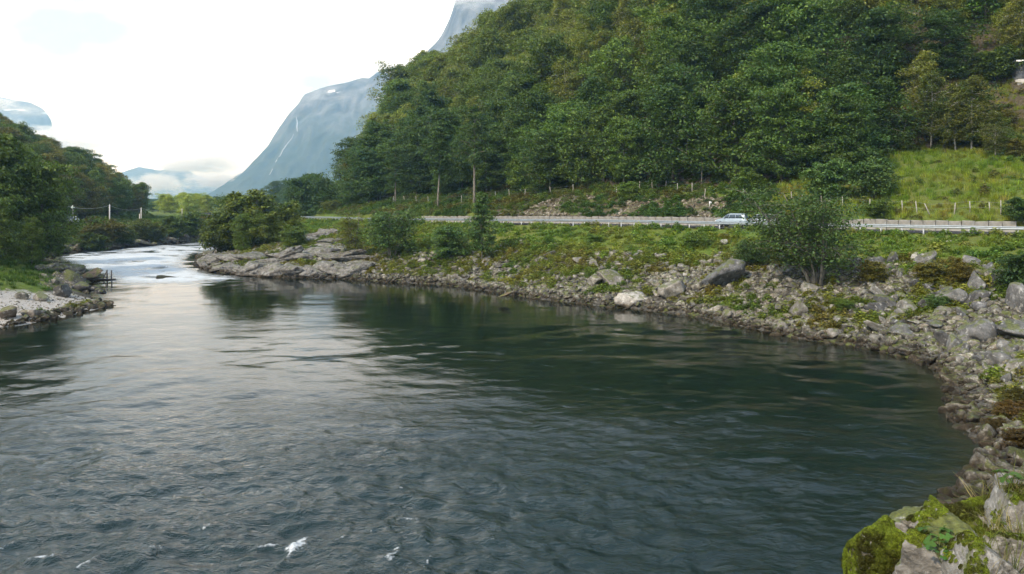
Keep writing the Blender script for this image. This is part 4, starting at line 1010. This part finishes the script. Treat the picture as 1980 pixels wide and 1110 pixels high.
rock_field(70, lambda px, u, rs, y: (px > 880) & (px < 1700) & (u < .55), (.6, 1.5), 'lichen-spotted bank boulder', 'lichen-spotted bank boulders', [(1.15, 1.12, 1.05), (.95, .92, .85), (1.3, 1.27, 1.2)])
rock_field(55, lambda px, u, rs, y: (px > 720) & (rs < 2.), (.5, 1.2), 'dark-footed shore stone', 'dark-footed shore stones', [(.8, .76, .68), (1.2, 1.17, 1.1), (.6, .58, .52)])
# rubble between them
def rubble(N_, xr, yr, cond, sr, cols, seed, name='rubble', pw_=2.):
    x = rng.uniform(*xr, N_); y = rng.uniform(*yr, N_); T = terrain(x, y); px = CX + F * x / y
    ok = cond(px, T, x, y) & (px > -40) & (px < 2030); x, y, z = x[ok], y[ok], T[0][ok]; n = len(x)
    s = (sr[0] + (sr[1] - sr[0]) * rng.uniform(0, 1, n) ** pw_) * .5
    sc = s[:, None] * rng.uniform(.75, 1.3, (n, 3)); cc = np.array(cols)[rng.integers(0, len(cols), n)] * rng.uniform(.75, 1.2, (n, 1))
    scatter(name, np.c_[x, y, z + s * .12], sc, np.c_[rng.normal(0, .4, (n, 2)), rng.uniform(0, 6.28, n)], rng.integers(0, 8, n), cc, STONE); print(name, n)
RC = [(1, 1, 1), (.8, .78, .72), (1.2, 1.17, 1.1), (.6, .58, .53), (1.0, .92, .8), (1.4, 1.37, 1.3)]
rubble(120000, (-60, 60), (24, 150), lambda px, T, x, y: (T[1] > -.35) & (T[2] < -5) & (T[8] > .5) & (T[3] < .60 + .12 * gfield(x, y) - .22 * sstep(1000, 850, px)) & (rng.uniform(0, 1, len(x)) < np.clip(1.25 - 1.1 * T[3] - .9 * sstep(-.02, .25, fb2(x, y, 6., 3, 71)) * (T[1] > 2.), .06, 1)), (.2, .95), RC, 1)
rubble(9000, (-110, -36), (60, 215), lambda px, T, x, y: (T[8] < .5) & (T[1] > -.3) & (T[1] < 5) & ((T[6] < .02) | (rng.uniform(0, 1, len(x)) < .03)), (.25, 1.5), RC, 2)
rubble(16000, (-110, -36), (60, 90), lambda px, T, x, y: (T[6] > .3) & (T[1] > -.2), (.06, .26), [(1.8, 1.72, 1.6), (1.4, 1.33, 1.22), (1., .95, .88)], 3, 'gravel')
rubble(34000, (-20, 45), (85, 165), lambda px, T, x, y: (T[2] > 5.7) & (T[4] < 9) & (px > 960) & (px < 1410) & (fb2(x, y, 7., 3, 61) > -.06), (.12, .75), [(1.3, 1.15, .98), (1.0, .86, .7), (1.6, 1.5, 1.35), (.8, .66, .52)], 4)
# moss and weeds between the stones
x, y, z, T, c = sample((-45, 55), (22, 135), 52000, lambda x, y, T: (T[2] < -5) & (T[8] > .5) & (T[1] > 1.6) & (T[3] < .60) & (fb2(x, y, 6., 3, 71) > -.03 - .3 * (CX + F * x / y < 950)) & (y > 24))
scatter('undergrowth', np.c_[x, y, z + .02], rng.uniform(.25, .85, len(x)), rz(len(x)), rng.integers(0, 3, len(x)), tintmix(x, y, 5., [(.09, .14, .02), (.13, .17, .024), (.16, .17, .03), (.14, .12, .03)], 72), HERB)

# ------------------------------------------------------------------ guardrail
def tang(L):
    t = np.gradient(L[:, :2], axis=0); return t / np.linalg.norm(t, axis=1)[:, None]
RF = resample(ROAD, 1.0)
G = offset_line(RF, -4.3); gp = CX + F * G[:, 0] / G[:, 1]; kx = np.nonzero((gp > 577) & (gp < 2090) & (G[:, 1] > 40) & (G[:, 1] < 260))[0]
GL = resample(G[kx[0]:kx[-1] + 1], 2.0); gt = tang(GL); gn = np.c_[-gt[:, 1], gt[:, 0], np.zeros(len(GL))]     # toward the river
rail = tag(empty('guardrail', tuple(GL[0])), 'galvanised W-beam guardrail along the river side of the road', 'guardrail')
prof = [(-.155, .0), (-.145, .03), (-.10, .075), (-.05, .075), (-.015, .01), (.015, .01), (.05, .075), (.10, .075), (.145, .03), (.155, .0)]
o3 = np.array(GL[0]); BV = []; sag = .01 * np.sin(np.arange(len(GL)) * 1.7) + .02 * np.sin(np.arange(len(GL)) * .31)
for (h, d) in prof: BV.append(np.c_[GL[:, :2] + gn[:, :2] * (d + .06), GL[:, 2] + .62 + h + sag] - o3)
BV = np.stack(BV, 1); n, k = BV.shape[:2]; i = (np.arange(n - 1)[:, None] * k + np.arange(k - 1)[None]).ravel()
add('beam', mk_mesh('beam', BV.reshape(-1, 3), np.c_[i, i + 1, i + k + 1, i + k], (M['galv'],)), rail)
pme = MB().box((0, 0, -.1), (.13, .09, 1.68)).mesh('post', M['galvpost'])
for q in range(len(GL)):
    p = add('post', pme, rail, tuple(GL[q] - o3)); p.rotation_euler = (rng.normal(0, .012), rng.normal(0, .012), math.atan2(gt[q, 1], gt[q, 0]))
# ------------------------------------------------------------------ retaining walls of pale blocks
def block_wall(p0, p1, hgt, label):
    L = offset_line(RF, 5.0); lp = CX + F * L[:, 0] / L[:, 1]; kk = np.nonzero((lp > p0) & (lp < p1) & (L[:, 1] > 50) & (L[:, 1] < 260))[0]
    R = resample(L[kk[0]:kk[-1] + 1], 1.25); t = tang(R); r = tag(empty('retaining_wall', tuple(R[0])), label, 'wall'); ms = []
    for v in range(4):
        bm = bmesh.new(); bmesh.ops.create_cube(bm, size=1.); bmesh.ops.scale(bm, vec=(1.21, .46, hgt), verts=bm.verts)
        bmesh.ops.bevel(bm, geom=bm.edges[:], offset=.04, segments=1, affect='EDGES')
        rs = np.random.default_rng(v + 3)
        for q in bm.verts: q.co += Vector(rs.normal(0, .018, 3))
        me = bpy.data.meshes.new('block'); bm.to_mesh(me); bm.free(); me.materials.append(M['block']); ms.append(me)
    for q in range(len(R)):
        b = add('block', ms[q % 4], r, tuple(R[q] - R[0] + np.array((0, 0, hgt / 2 - .12 + rng.normal(0, .03))))); b.rotation_euler = (rng.normal(0, .02), rng.normal(0, .015), math.atan2(t[q, 1], t[q, 0]) + rng.normal(0, .02))
block_wall(815, 1392, 1.15, 'long low wall of pale stone blocks below the scree across the road')
block_wall(1612, 1962, 1.2, 'low wall of pale concrete blocks along the road below the grass meadow')
# a small white marker at the wall's end
mk = MB(); mk.box((0, 0, .3), (.10, .05, .8)); mk.box((.14, 0, .58), (.34, .04, .2), ry=.4)
X, Y = dirx(1372, 111.), 111.; o = mk.build('road_marker', M['paint'], None, (X, Y, tz(X, Y))); tag(o, 'small white bent road marker left of the grey car', 'marker')

# ------------------------------------------------------------------ fences
def fence(name, label, pts, hgt, lean=(), step=1):
    """pts: picture positions of the post feet"""
    W_ = [hit(px, py) for px, py in pts]; o = np.array(W_[0]); r = tag(empty(name, tuple(o)), label, 'fence'); tops = []
    for q, (X, Y, Z) in enumerate(W_):
        h = hgt * rng.uniform(.88, 1.12); mb = MB().tube(np.array([(0, 0, -.3), (.01, 0, h * .5), (0, .01, h)]), [.062, .058, .05], 6)
        p = add('post', mb.mesh('post', M['post'], True), r, tuple(np.array((X, Y, Z)) - o)); tl = lean[q] if q < len(lean) else 0
        p.rotation_euler = (rng.normal(0, .05), (tl or rng.normal(0, .07)), 0); tops.append(np.array((X, Y, Z)) - o)
    tops = np.array(tops)
    for f in (.45, .9): MB().tube(tops + np.array((0, 0, hgt * f)), .008, 4, False).build('wire', M['wire'], r)
fence('fence', 'weathered wooden post-and-wire fence along the forest foot above the road', [(612, 402), (632, 398), (662, 391), (690, 388), (704, 386), (730, 390), (760, 392), (782, 392), (805, 393), (828, 394), (892, 393), (925, 388), (958, 384), (985, 382), (1015, 380), (1065, 378), (1108, 374)], 1.45)
fence('fence', 'grey post fence climbing the green verge above the stone wall', [(1192, 378), (1236, 368), (1261, 365), (1287, 366), (1310, 370), (1338, 374), (1362, 383)], 1.4)
fence('fence', 'post fence in the tall yellow grass at the meadow foot', [(1531, 392), (1552, 394), (1600, 400), (1629, 402), (1682, 408), (1714, 410), (1745, 412), (1773, 414), (1798, 417), (1845, 414), (1876, 413), (1914, 414), (1935, 416), (1960, 418)], 1.35, lean=[0, 0, .35, 0, 0, 0, 0, 0, -.42])

# ------------------------------------------------------------------ cars
def paintm(name, c):
    m, t, b = nodes_of(name); n = noise(t, objco(t), 1.5, 3)
    t.links.new(ramp(t, n, [(.3, tuple(x * .93 for x in c)), (.7, c)]), b.inputs['Base Color']); b.inputs['Roughness'].default_value = .3; b.inputs['Metallic'].default_value = .3; b.inputs['Coat Weight'].default_value = .6
    return m
M['glass'] = simple('car_glass', (.05, .07, .085), .08); M['tyre'] = simple('tyre', (.03, .03, .03), .9); M['rim'] = simple('rim', (.5, .5, .52), .35, .8)
M['lamp'] = simple('headlamp', (.75, .78, .8), .15); M['tail'] = simple('tail_lamp', (.45, .03, .03), .3); M['plastic'] = simple('dark_plastic', (.04, .04, .042), .6); M['plate'] = simple('number_plate', (.75, .75, .74), .5)
def loft(sections):
    """sections: list of (x, [(y,z)...]) closed rings"""
    k = len(sections[0][1]); V = [(x, y, z) for x, ring in sections for y, z in ring]; Q = []
    for a in range(len(sections) - 1):
        for b in range(k): Q.append((a*k+b, a*k+(b+1) % k, (a+1)*k+(b+1) % k, (a+1)*k+b))
    c0 = len(V); V += [(sections[0][0], 0, np.mean([p[1] for p in sections[0][1]])), (sections[-1][0], 0, np.mean([p[1] for p in sections[-1][1]]))]
    e = (len(sections) - 1) * k; T = [(c0, (b+1) % k, b) for b in range(k)] + [(c0+1, e+b, e+(b+1) % k) for b in range(k)]
    return np.array(V), Q, T
def ring(w_, z0, z1, top=None, c=.1):
    wt = w_ if top is None else top
    return [(-w_ + c, z0), (w_ - c, z0), (w_, z0 + c), (w_ * .5 + wt * .5, (z0 + z1) / 2), (wt, z1 - c), (wt - c, z1), (-wt + c, z1), (-wt, z1 - c), (-(w_ * .5 + wt * .5), (z0 + z1) / 2), (-w_, z0 + c)]
def car(px, off, along, col_, label, L=ROAD, hs=1., flip=False, name='car'):
    R = resample(offset_line(L, off), .25); pp = CX + F * R[:, 0] / R[:, 1]; q = np.argmin(np.abs(pp - px) + 1e3 * (R[:, 1] < 30)); t = tang(R)[q]
    r = tag(empty(name, tuple(R[q] + np.array((0, 0, .006))), math.atan2(t[1], t[0]) + (math.pi if flip else 0)), label, 'car'); r.scale = (1, 1, hs)
    pm = paintm(name + '_paint', col_)
    b = loft([(-2.12, ring(.70, .42, .80)), (-2.05, ring(.82, .30, .95)), (-1.5, ring(.88, .22, 1.0)), (0, ring(.89, .2, .98)), (1.2, ring(.88, .22, .94)), (1.85, ring(.84, .26, .84)), (2.12, ring(.72, .34, .70))])
    body = MB().raw(*b).build('body', pm, r, smooth=True)
    cb = loft([(-1.95, ring(.74, .94, 1.0, .70, .03)), (-1.65, ring(.76, .92, 1.42, .62, .05)), (-1.2, ring(.77, .9, 1.50, .62, .06)), (.1, ring(.77, .9, 1.50, .62, .06)), (.55, ring(.77, .9, 1.40, .62, .06)), (1.25, ring(.76, .88, .95, .72, .03))])
    MB().raw(*cb).build('cabin', pm, r, smooth=True)
    for sy in (-1, 1):
        for (a0_, a1_, b0_, b1_) in ((-1.55, -1.25, -.62, -.62), (-.55, -.55, .28, .1), (.36, .2, 1.0, .52)):
            V = np.array([(a0_, sy * .775, 1.0), (b0_, sy * .775, .99), (b1_, sy * .66, 1.37), (a1_, sy * .66, 1.39)]); V2 = V.copy(); V2[:, 1] += sy * .012
            MB().raw(np.vstack([V, V2]), [(0,1,2,3),(4,5,6,7),(0,1,5,4),(1,2,6,5),(2,3,7,6),(3,0,4,7)]).build('side_window', M['glass'], r)
        for x_ in (-1.32, 1.34):
            an = np.linspace(0, 2*math.pi, 18, endpoint=False)
            def disc(ro, y0, y1):
                V = [(ro*math.cos(a), y, ro*math.sin(a)) for y in (y0, y1) for a in an] + [(0, y0, 0), (0, y1, 0)]; nn_ = len(an)
                return V, [(i, (i+1) % nn_, nn_+(i+1) % nn_, nn_+i) for i in range(nn_)], [(2*nn_, (i+1) % nn_, i) for i in range(nn_)] + [(2*nn_+1, nn_+i, nn_+(i+1) % nn_) for i in range(nn_)]
            wh = empty('wheel', (x_, sy * .80, .33)); wh.parent = r
            MB().raw(*disc(.33, -.1, .1)).build('tyre', M['tyre'], wh); MB().raw(*disc(.21, -.112, .112)).build('rim', M['rim'], wh)
        MB().box((2.05, sy * .58, .66), (.12, .30, .13)).build('headlight', M['lamp'], r); MB().box((-2.08, sy * .66, .82), (.08, .16, .22)).build('tail_light', M['tail'], r)
        MB().box((.78, sy * .92, 1.0), (.12, .16, .11)).build('wing_mirror', pm, r)
    w1 = np.array([(1.22, -.68, .97), (1.22, .68, .97), (.60, .58, 1.385), (.60, -.58, 1.385)]) + np.array((.02, 0, .02)); MB().raw(w1, [(0, 1, 2, 3)]).build('windscreen', M['glass'], r)
    w2 = np.array([(-1.96, -.66, 1.01), (-1.96, .66, 1.01), (-1.69, .56, 1.38), (-1.69, -.56, 1.38)]) + np.array((-.02, 0, .02)); MB().raw(w2, [(3, 2, 1, 0)]).build('rear_window', M['glass'], r)
    MB().box((2.13, 0, .42), (.06, 1.3, .16)).build('bumper', M['plastic'], r); MB().box((2.17, 0, .46), (.02, .5, .11)).build('number_plate', M['plate'], r)
    return r
car(1420, .2, 0, (.30, .36, .40), 'blue-grey car on the road partly behind the willow leaves', hs=1.12)
car(1474, 2.2, 0, (.42, .45, .48), 'silver car following the blue-grey one behind the willow leaves', hs=1.1)
car(142, -1.2, 0, (.75, .76, .78), 'tiny white car behind the diamond road sign across the river', L=ROADL, hs=1.1)

# ------------------------------------------------------------------ sign, poles, wooden frame, houses
X, Y = dirx(141, 188.), 188.; sg = tag(empty('road_sign', (X, Y, tz(X, Y))), 'white diamond road sign on a thin post across the river', 'road sign')
dz_ = CAMZ - (401 - HZ) / F * Y - tz(X, Y)
MB().tube(np.array([(0, 0, -.3), (0, 0, dz_ * .5), (0, 0, dz_ + .3)]), .05, 6).build('post', M['galvpost'], sg)
M['signw'] = simple('sign_white', (.78, .80, .76), .5, 0, .05); M['signy'] = simple('sign_pale', (.62, .74, .60), .5, 0, .05)
MB().box((0, -.08, dz_), (.66, .03, .66), ry=math.pi / 4).build('panel', M['signw'], sg); MB().box((0, -.105, dz_), (.46, .012, .46), ry=math.pi / 4).build('diamond', M['signy'], sg)
pt = []
for (px, Y, ty, lb) in ((120, 160, 395, None), (212, 190, 396, 'pale wooden utility pole rising from the olive bushes'), (273, 222, 402, 'pale wooden utility pole standing beside the far road'), (352, 300, 404, 'distant thin pole among the sunlit trees')):
    X = dirx(px, Y); Z = tz(X, Y); top = CAMZ - (ty - HZ) / F * Y; pt.append(np.array((X, Y, top - .15)))
    if lb is None: continue
    r = tag(empty('utility_pole', (X, Y, Z)), lb, 'pole'); h = top - Z
    MB().tube(np.array([(0, 0, -.4), (0, 0, h * .5), (0, 0, h)]), [.17, .15, .13], 8).build('shaft', M['polewood'], r, smooth=True)
    MB().tube(np.array([(0, 0, h), (0, 0, h + .06), (0, 0, h + .14)]), [.05, .07, .03], 8).build('insulator', M['signw'], r)
    if px == 273: MB().box((-.45, 0, h * .28), (.16, .14, h * .75)).build('stub_post', M['polewood'], r)
for a, b, lb in ((0, 1, 'thin overhead wire running left from the bush pole'), (1, 2, 'thin overhead wire sagging between the two pale poles'), (2, 3, 'thin overhead wire running on to the distant pole')):
    t = np.linspace(0, 1, 14)[:, None]; P = pt[a] * (1 - t) + pt[b] * t; P[:, 2] -= (.75 * 4 * t * (1 - t))[:, 0]
    tag(MB().tube(P, .022, 4).build('overhead_wire', M['polewood']), lb, 'wire')
Y = 103.; X = dirx(207, Y); fr_ = tag(empty('wooden_frame', (X, Y, .0)), 'dark wooden frame of two posts and a brace in the water', 'frame')
top = CAMZ - (522 - HZ) / F * Y
MB().tube(np.array([(0, 0, -.6), (0, 0, top)]), .085, 6).build('post', M['darkwood'], fr_); MB().tube(np.array([(.52, .1, -.6), (.52, .1, top - .05)]), .085, 6).build('post', M['darkwood'], fr_)
MB().tube(np.array([(-.72, 0, -.2), (-.02, 0, top - .12)]), .06, 6).build('brace', M['darkwood'], fr_); MB().box((-.1, .05, .1), (2.2, .5, .14)).build('sill_beam', M['darkwood'], fr_)
# hut at the right picture edge
M['cladding'] = simple('grey_cladding', (.13, .14, .155), .8, 0, .2, 3.); M['foundation'] = simple('concrete_foundation', (.42, .41, .39), .9, 0, .2, 2.); M['roofm'] = simple('dark_roof', (.09, .09, .09), .8); M['fascia'] = simple('white_fascia', (.78, .78, .76), .6, 0, .05)
X, Y, zf = hit(1969, 168); zf += .6; h = tag(empty('hut', (X, Y, zf), -.12), 'grey clad hut with pale foundation cut by the right picture edge', 'hut')
Wd, Dp = 6.4, 5.0
MB().box((Wd/2, Dp/2, -.55), (Wd, Dp, 1.9)).build('foundation', M['foundation'], h)
for q in range(11): MB().box((Wd/2, -.02 - .006 * (q % 2), .52 + q * .215), (Wd + .06, .06, .205)).build('cladding_board', M['cladding'], h)
for q in range(11): MB().box((-.02 - .006 * (q % 2), Dp/2, .52 + q * .215), (.06, Dp - .06, .205)).build('cladding_board', M['cladding'], h)
MB().box((Wd/2, Dp/2, 1.6), (Wd - .1, Dp - .1, 2.35)).build('wall', M['cladding'], h)
MB().box((Wd/2, Dp/2, 2.98), (Wd + 1.0, Dp + 1.0, .16)).build('roof', M['roofm'], h); MB().box((Wd/2, -.53, 2.96), (Wd + 1.06, .05, .26)).build('fascia', M['fascia'], h)
MB().box((2.6, -.04, 1.7), (1.1, .1, 1.1)).build('window', M['glass'], h)
MB().box((-.4, 1., -1.6), (.1, .1, .1)).build('step', M['foundation'], h)
Y = 880.; X = dirx(525, Y); zf = CAMZ + (HZ - 391) / F * Y; h = tag(empty('farmhouse', (X, Y, zf)), 'tiny white farmhouse far up the valley behind the alder clump', 'house')
MB().box((0, 0, .4), (8, 6, 6.2)).build('wall', M['fascia'], h)
rf = MB(); rf.raw([(-4.4,-3.4,3.5),(4.4,-3.4,3.5),(4.4,3.4,3.5),(-4.4,3.4,3.5),(-4.4,0,6.2),(4.4,0,6.2)], [(0,1,5,4),(2,3,4,5),(0,3,2,1)], [(0,4,3),(1,2,5)]); rf.build('roof', M['foundation'], h)
for q in (-2.4, 0, 2.4): MB().box((q, -3.02, 1.6), (1., .08, 1.3)).build('window', M['glass'], h)

# ------------------------------------------------------------------ foreground
from mathutils.bvhtree import BVHTree
FG = rock_mat('mossy_boulder', [(.09, .085, .075), (.20, .19, .17), (.28, .27, .245)], .7, .55, 2.6, None, False)
FGM = rock_mat('very_mossy_boulder', [(.06, .055, .04), (.16, .15, .12), (.35, .34, .30)], .8, .95, 3.4, None, False)
FGW = rock_mat('pale_boulder', [(.10, .095, .08), (.22, .21, .185), (.34, .33, .31)], .9, .45, 3.0, None, False)
allV, allF, off0 = [], [], 0
for (px, py, Y, sc3, seed, mat, rzv, lb) in [
    (1688, 1098, 10.6, (.62, .60, .62), 501, FGM, .3, 'dark boulder thickly covered with yellow-green moss and white lichen'),
    (1850, 1112, 9.6, (1.05, .85, .78), 504, FG, -.2, 'large grey foreground boulder with a bright lichen face'),
    (1905, 1030, 11.4, (1.02, .7, .62), 507, FGM, .15, 'moss-topped boulder behind the large grey foreground boulder'),
    (1968, 1080, 9.2, (.55, .5, .42), 509, FGW, .5, 'pale broken rock at the lower right corner'),
    (1975, 1012, 10.4, (.55, .5, .35), 512, FGW, .9, 'pale rock among leaves beside the moss-topped boulder'),
    (1915, 1105, 8.6, (.42, .4, .3), 514, FGW, 1.4, 'small pale stone in the dry grass of the lower right corner'),
    (1800, 1030, 12.0, (.5, .45, .4), 517, FG, .2, 'small grey stone at the water behind the mossy boulders')]:
    V, Fc = rock_arrays(seed=seed, sub=5, planes=10, flat=(1, 1, 1), rough=.10, cracks=.05); V = V * np.array(sc3)
    cr, sr_ = math.cos(rzv), math.sin(rzv); V = V @ np.array([(cr, -sr_, 0), (sr_, cr, 0), (0, 0, 1)]).T
    X = dirx(px, Y); Z = CAMZ - (py - HZ) / F * Y
    o = add('boulder', mk_mesh('boulder', V, Fc, (mat,), True), None, (X, Y, Z)); tag(o, lb, 'boulder')
    allV.append(V + np.array((X, Y, Z))); allF.append(Fc + off0); off0 += len(V)
# the ground under them
gm = (GX.ravel() > 0) & (GX.ravel() < 16) & (GY.ravel() > 3) & (GY.ravel() < 20)
sel = np.array([f for f in np.c_[ii, ii + 1, ii + nx + 1, ii + nx][gm[ii]]]); us, inv = np.unique(sel, return_inverse=True)
gV = np.c_[GX.ravel(), GY.ravel(), gz][us]; gF = inv.reshape(sel.shape)
bv = BVHTree.FromPolygons([tuple(v) for v in np.vstack(allV + [gV])], [tuple(int(k) for k in f) for f in np.vstack(allF)] + [tuple(int(k) + off0 for k in f) for f in gF])
def drop(x, y):
    h_, nrm, idx, d = bv.ray_cast(Vector((x, y, 12)), Vector((0, 0, -1)))
    return (None, None, None) if h_ is None else (h_, nrm if nrm.z > 0 else -nrm, idx)
# small stones, moss cushions, dry grass
MOSSP = []
for i in range(3):
    rs = np.random.default_rng(600 + i); n_ = 150; C = rs.normal(size=(n_, 3)); C /= np.linalg.norm(C, axis=1)[:, None]; C = C * np.array((1, 1, .55)); C[:, 2] = np.abs(C[:, 2])
    V, Q, val = leaves(C * rs.uniform(.5, 1, (n_, 1)), C + rs.normal(0, .4, (n_, 3)), .30, rs, 1.2); me = mk_mesh('moss', V, Q, (M['blade'],)); set_leafv(me, val); MOSSP.append(bpy.data.objects.new('moss_source', me))
MP, MS, MR, MT = [], [], [], []; rsx = np.random.default_rng(9)
nf = sum(len(f) for f in allF); o_ = 0
for ridx, (V_, F_) in enumerate(zip(allV, allF)):
    Fl = F_ - o_; o_ += len(V_); A_, B_, C_ = V_[Fl[:, 0]], V_[Fl[:, 1]], V_[Fl[:, 2]]; cr_ = np.cross(B_ - A_, C_ - A_); ar = np.linalg.norm(cr_, axis=1); nr_ = cr_ / (ar[:, None] + 1e-12)
    heavy = ridx == 0; nn_ = int(ar.sum() / 2 * (1500 if heavy else 750))
    k_ = rsx.choice(len(Fl), nn_, p=ar / ar.sum()); w_ = rsx.dirichlet((1, 1, 1), nn_); P_ = A_[k_] * w_[:, :1] + B_[k_] * w_[:, 1:2] + C_[k_] * w_[:, 2:]; Nk = nr_[k_]
    mn = fbm(P_ * 2.1, 3, 77) + .55 * Nk[:, 2]; ok_ = (mn > (-.02 if heavy else (.30 if ridx == 2 else .55))) & (Nk[:, 2] > -.3)
    fine = fbm(P_ * 6., 2, 78)
    for p_, n_, f_ in zip(P_[ok_], Nk[ok_], fine[ok_]):
        MP.append(tuple(p_)); s_ = rsx.uniform(.016, .05); MS.append((s_, s_, s_ * rsx.uniform(.6, 1.1))); e = Vector(n_).to_track_quat('Z', 'Y').to_euler(); MR.append((e.x, e.y, e.z))
        base_ = np.array((.055, .06, .012)) * (1 - np.clip(f_ * 2 + .55, 0, 1)) + np.array((.19, .25, .03)) * np.clip(f_ * 2 + .55, 0, 1)
        MT.append(base_ * rsx.uniform(.7, 1.25))
print('moss', len(MP))
o = scatter('moss', MP, MS, MR, rsx.integers(0, 3, len(MP)), MT, MOSSP)
DRY = [tuft_proto('dry_grass', 620 + i, 16, .42, .10, .0035, M['blade'], .9) for i in range(3)]
DP, DT, DS = [], [], []
for q in range(420):
    xx, yy = rsx.uniform(4.6, 9.), rsx.uniform(7.4, 12.5); h_, nr, idx = drop(xx, yy)
    pxx = CX + F * xx / yy
    if h_ is None or pxx < 1885: continue
    DP.append(h_[:]); DS.append(rsx.uniform(.5, 1.1)); DT.append(np.array([(.30, .25, .13), (.22, .20, .08), (.12, .15, .03)][rsx.integers(0, 3)]) * rsx.uniform(.8, 1.2))
scatter('dry_grass', DP, DS, rz(len(DP), .25), rsx.integers(0, 3, len(DP)), DT, DRY)
# broad-leaved plants: stems and lobed leaves one by one
def lobed_leaf(seed):
    rs = np.random.default_rng(seed); k = 14; an = np.linspace(-math.pi * .86, math.pi * .86, k); r = (.62 + .38 * np.cos(an * 2.5) ** 2) * (1 + rs.normal(0, .05, k))
    V = [(0, 0, 0)] + [(r[i] * math.cos(an[i]), r[i] * math.sin(an[i]), -.22 * r[i] ** 2 + .10 * abs(math.sin(an[i] * 2.5))) for i in range(k)]
    T = [(0, i, i + 1) for i in range(1, k)]
    me = mk_mesh('leaf_blade', np.array(V), np.array(T), (M['leaf'],)); set_leafv(me, rs.uniform(.4, .7) * np.ones(len(V))); return me
LEAFM = [lobed_leaf(640 + i) for i in range(3)]
for (px, py, Y, nl_, rad, tn, lb) in [(1818, 1062, 9.3, 9, .20, (.06, .14, .025), 'dark green lobed-leaf plant growing on the large grey boulder'), (1952, 985, 10.6, 9, .22, (.07, .15, .035), 'broad-leaved plant on top of the moss-covered boulder'),
                                      (1822, 1106, 8.9, 7, .16, (.05, .13, .025), 'small leafy plant at the bottom picture edge'), (1745, 1040, 10.9, 6, .14, (.08, .15, .03), 'green sprig between the two mossy boulders'), (1962, 1045, 9.9, 6, .17, (.06, .12, .03), 'leafy sprig among the pale corner rocks')]:
    X = dirx(px, Y); h_, nr, _ = drop(X, Y); Z = h_.z if h_ is not None else CAMZ - (py - HZ) / F * Y
    r = tag(empty('leafy_plant', (X, Y, Z)), lb, 'plant')
    for q in range(nl_):
        a = q * 2.4 + rsx.uniform(-.4, .4); d = rad * rsx.uniform(.25, 1.); hh = rad * rsx.uniform(.35, .9); tip = np.array((math.cos(a) * d, math.sin(a) * d, hh))
        MB().tube(np.array([(0, 0, -.04), tip * .55 + np.array((0, 0, .03)), tip]), .0025, 4, False).build('stem', M['blade'], r)['tint'] = (.12, .15, .04)
        l = add('leaf', LEAFM[q % 3], r, tuple(tip)); s_ = rad * rsx.uniform(.30, .5); l.scale = (s_,) * 3; l.rotation_euler = (rsx.normal(0, .35), rsx.normal(.15, .3), a); l['tint'] = tuple(float(v) for v in np.array(tn) * rsx.uniform(.75, 1.3))
# dry bent twigs over the near shore
for (p0, p1, sg_) in (((1985, 945, 11.8), (1905, 972, 12.3), .12), ((1990, 955, 11.6), (1925, 962, 12.2), .2)):
    A = np.array((dirx(p0[0], p0[2]), p0[2], CAMZ - (p0[1] - HZ) / F * p0[2])); B = np.array((dirx(p1[0], p1[2]), p1[2], CAMZ - (p1[1] - HZ) / F * p1[2])); t = np.linspace(0, 1, 9)[:, None]
    P = A * (1 - t) + B * t; P[:, 2] += (sg_ * np.sin(t * 3.14))[:, 0]; P[:, 1] += (.05 * np.sin(t * 9))[:, 0]
    tag(MB().tube(P, [.012] * 8 + [.004], 5).build('twig', M['bark']), 'bare twig reaching over the near shore' if sg_ < .15 else 'upper bare twig arching over the near shore', 'twig')

# ------------------------------------------------------------------ low cloud wisps hanging on the mountains
def cloud_wisp(px, py, D, wx_, wy_, wz_, dens, seed):
    V, Fc = ICO[3]; o = add('low_cloud', mk_mesh('low_cloud', V, Fc), None, (dirx(px, D), D, CAMZ - (py - HZ) / F * D)); o.scale = (wx_, wy_, wz_)
    m = bpy.data.materials.new('cloud_wisp'); m.use_nodes = True; t = m.node_tree; t.nodes.clear(); mo = t.nodes.new('ShaderNodeOutputMaterial'); v = t.nodes.new('ShaderNodeVolumePrincipled')
    oc = objco(t); nzz = noise(t, oc, 2.3, 7, .62, .6); nt_ = t.nodes[-1]
    mpg = N(t, 'ShaderNodeMapping'); mpg.inputs['Location'].default_value = (seed, seed * 2.1, 0); t.links.new(oc, mpg.inputs[0]); t.links.new(mpg.outputs[0], nt_.inputs['Vector'])
    ln = t.nodes.new('ShaderNodeVectorMath'); ln.operation = 'LENGTH'; t.links.new(oc, ln.inputs[0])
    d = mathn(t, 'SUBTRACT', mathn(t, 'ADD', mathn(t, 'MULTIPLY', nzz, 2.2), -.42), ln.outputs['Value'])
    t.links.new(mathn(t, 'MULTIPLY', mathn(t, 'MAXIMUM', d, 0.), dens), v.inputs['Density']); v.inputs['Color'].default_value = (1, 1, 1, 1); v.inputs['Anisotropy'].default_value = .3
    t.links.new(v.outputs[0], mo.inputs['Volume']); o.data.materials.append(m); tag(o, kind='stuff')
cloud_wisp(60, 300, 4300, 520, 260, 220, .09, 1.)
cloud_wisp(-60, 205, 4300, 300, 200, 150, .07, 2.)
cloud_wisp(60, 212, 4500, 240, 120, 70, .012, 9.)
cloud_wisp(430, 350, 3900, 260, 160, 70, .05, 3.)
cloud_wisp(300, 358, 5800, 330, 200, 120, .05, 4.)
cloud_wisp(380, 318, 5900, 480, 200, 120, .05, 5.)
cloud_wisp(905, -10, 2150, 130, 100, 45, .05, 6.)
cloud_wisp(620, 186, 3500, 190, 120, 34, .004, 7.)
